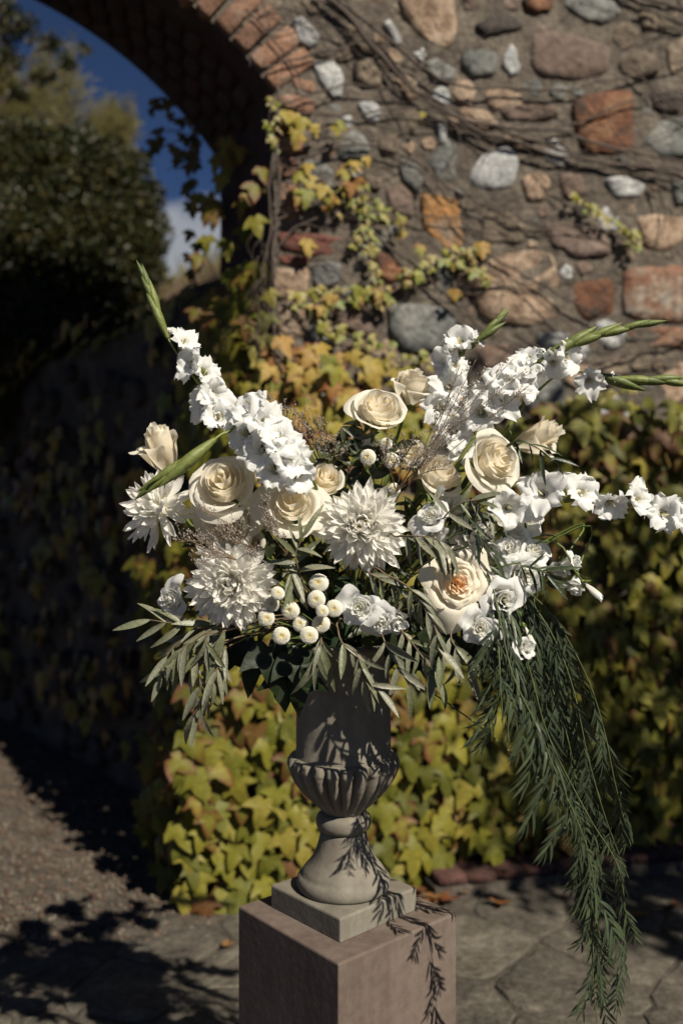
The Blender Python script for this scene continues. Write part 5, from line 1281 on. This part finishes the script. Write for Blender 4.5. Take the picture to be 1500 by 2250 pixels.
for pts, n, sz, lab in FR:
    n = int(n * .82)
    path = smooth_path([P(*q) for q in pts], 8); t = thing('pepper_branch', lab, 'pepper frond', Matrix.Translation(path[0]), 'pepper tree fronds cascading at the right'); inv = wm(t).inverted()
    v, f = tube(smooth_path([MOUTH + Vector((.03, 0, .03)), MOUTH.lerp(path[0], .6) + Vector((0, 0, .05))] + path[::3] + [path[-1]], 4), .0017, .0007, 6); wobj('stem', v, f, M_PSTEM, t); m = len(path) - 1
    for k in range(n):
        g = .02 + .94 * (k / n) ** 1.15; i = min(m - 1, int(g * m)); p = path[i]; d = (path[i + 1] - path[i]).normalized(); sg = 1 if k % 2 else -1
        dr = (d * .5 + DOWN * 1.0 + Vector((sg * (ru(.3, .75) if 'left strand' in lab or 'innermost' in lab else ru(0, .34)), ru(-.35, .3), 0))).normalized(); nn = (SUN + Vector((ru(-.3, .3), ru(-.3, .3), ru(-.3, .3)))) if 'left strand' in lab or 'innermost' in lab else Vector((ru(-.8, .8), -1, ru(-.1, .6)))
        obj('leaf', PIN[int(rnd() * 6)], None, t, inv @ frame_yz(p, dr, nn, sz * ru(.65, 1.12) * (1 - .25 * g), None if rnd() < .5 else sz * ru(.5, .8)))

# garden ivy leaves round the rim
GI = [mesh('leaf', *ivy_leaf(90 + i, .2, .25)) if False else None for i in range(1)]
gims = []
for i in range(3):
    V, Fs, A = ivy_leaf(90 + i, .15, .25); me = mesh('leaf', V, Fs, True, A); me.materials.append(M_GARIVY); gims.append(me)
random.seed(68)
for nm, lst, lab in (('l', [(590, 1420, 1.60, .115, 2.9), (560, 1440, 1.62, .10, 3.4), (640, 1440, 1.60, .10, 2.7), (655, 1480, 1.60, .10, 3.2), (530, 1400, 1.63, .09, 3.6), (620, 1480, 1.61, .09, 3.0)], 'dark broad ivy sprig hanging from the left side of the urn rim'),
                     ('r', [(985, 1370, 1.58, .085, 4.2), (950, 1400, 1.58, .09, 3.3), (1010, 1400, 1.59, .085, 2.6), (900, 1420, 1.60, .08, 3.0), (930, 1440, 1.59, .08, 2.8), (870, 1400, 1.62, .08, 3.3), (1030, 1360, 1.60, .07, 2.4)], 'dark broad ivy sprig hanging below the blown rose at the right of the urn')):
    t = thing('ivy_sprig', lab, 'ivy sprig', Matrix.Translation(MOUTH + Vector((-.08 if nm == 'l' else .1, -.1, .02)))); inv = wm(t).inverted()
    for (x, y, Z, s, a) in lst:
        p = P(x, y, Z); d = Vector((math.sin(a), -.15, math.cos(a))); obj('leaf', gims[int(rnd() * 3)], None, t, inv @ frame_yz(p, d, Vector((ru(-.6, .6), -1, ru(-.5, .2))), s * .78))
        v, f = tube(smooth_path([MOUTH + Vector((0, -.02, .02)), MOUTH.lerp(p, .6) + Vector((0, -.02, .03)), p], 5), .0014, .001, 5); wobj('stem', v, f, M_STEM, t)

# sea lavender
def limonium(root, tips, label, seed):
    random.seed(seed); r0 = P(*root); t = thing('sea_lavender', label, 'sea lavender', Matrix.Translation(r0), 'sea lavender sprays'); inv = wm(t).inverted(); st, fl = [], []
    for tip in tips:
        e = P(*tip); path = smooth_path([r0, r0.lerp(e, .5) + Vector((ru(-.01, .01), 0, ru(0, .015))), e], 10); st.append(tube(path, .0011, .0006, 4))
        for k in range(9):
            i = int((.45 + .55 * rnd()) * (len(path) - 2)); p = path[i]; d = ((path[i + 1] - path[i]).normalized() + Vector((ru(-1, 1), ru(-.8, .8), ru(-.3, 1)))).normalized(); L_ = ru(.012, .034)
            q = [p, p + d * L_ * .5 + Vector((0, 0, .003)), p + d * L_ + Vector((ru(-.004, .004), 0, .005))]; q = smooth_path(q, 3); st.append(tube(q, .0005, .0003, 3))
            for j in range(6):
                g = rnd(); c = q[0].lerp(q[-1], .25 + .8 * g) + Vector((ru(-.0035, .0035), ru(-.0035, .0035), ru(-.001, .004))); s = ru(.0010, .0022); fl.append(([c + Vector((s * .7, 0, 0)), c + Vector((-s * .7, 0, 0)), c + Vector((0, s * .7, 0)), c + Vector((0, -s * .7, 0)), c + Vector((0, 0, s * 1.5)), c + Vector((0, 0, -s))], [tuple(x) for x in fc.tolist()]))
    v, f = join(st); v2 = [inv @ q for q in v]; obj('stems', mesh('stems', v2, f), M_TWIG, t)
    v, f = join(fl); v2 = [inv @ q for q in v]; x = obj('florets', mesh('florets', v2, f), M_LIMO, t); x['kind'] = 'stuff'
limonium((905, 1060, 1.68), [(1100, 770, 1.66), (1150, 815, 1.66), (1045, 790, 1.66), (1010, 800, 1.66), (1000, 860, 1.66), (1175, 835, 1.66), (1060, 845, 1.66), (1125, 790, 1.67)], 'tall grey sea lavender spray crossing the upper right gladiolus', 71)
limonium((870, 1080, 1.66), [(850, 960, 1.62), (835, 985, 1.62), (880, 990, 1.62), (920, 960, 1.62), (975, 945, 1.62), (1030, 915, 1.62), (900, 1030, 1.62), (940, 1000, 1.61), (985, 1030, 1.61), (870, 1010, 1.61), (1000, 960, 1.61)], 'grey sea lavender spray spread before the centre rose', 72)
limonium((720, 1060, 1.72), [(590, 880, 1.68), (625, 900, 1.68), (655, 905, 1.68), (690, 915, 1.68), (720, 945, 1.68), (740, 970, 1.68), (670, 935, 1.68), (700, 965, 1.68), (640, 925, 1.68), (750, 1000, 1.68), (612, 895, 1.69), (680, 950, 1.69), (655, 945, 1.69)], 'grey sea lavender spray between the left gladiolus and the tall rose', 73)
limonium((560, 1210, 1.60), [(440, 1120, 1.54), (480, 1165, 1.54), (530, 1150, 1.54), (470, 1185, 1.54), (425, 1200, 1.55), (510, 1190, 1.54)], 'pale sea lavender spray lying over the drooping left rose', 74)
limonium((640, 1230, 1.60), [(575, 1120, 1.54), (590, 1150, 1.54), (580, 1100, 1.54), (600, 1170, 1.54)], 'small sea lavender sprig between the two left roses', 75)
limonium((520, 1230, 1.56), [(390, 1190, 1.53), (410, 1185, 1.53), (430, 1240, 1.50), (440, 1220, 1.50), (560, 1235, 1.50)], 'wisp of sea lavender left of the dense chrysanthemum', 76)

# fallen leaves at the foot of the wall
random.seed(80)
fm = []
for i in range(3):
    V, Fs, A = ivy_leaf(70 + i, -.3, -.3); me = mesh('dry_leaf', V, Fs, True, A); me.materials.append(mat_leaf('dead_leaf', [(0, (.16, .05, .02)), (.5, (.24, .10, .03)), (1, (.22, .16, .07))], .6, .15)); fm.append(me)
for i in range(34):
    u = ru(-.3, 2.0) if i > 12 else ru(.35, .75); w = ru(.1, .55) if i > 12 else ru(.15, .32); p = Wp(u, .022, w); a = rnd() * 6.28
    o = obj('fallen_leaf', fm[i % 3], None, None, frame_yz(p, Vector((math.cos(a), math.sin(a), 0)), Vector((ru(-.3, .3), ru(-.3, .3), 1)), ru(.035, .07)))
    o['label'] = 'curled dry reddish ivy leaf fallen on the paving by the wall foot'; o['category'] = 'dead leaf'; o['group'] = 'fallen leaves by the wall'
print('objects', len(bpy.data.objects))
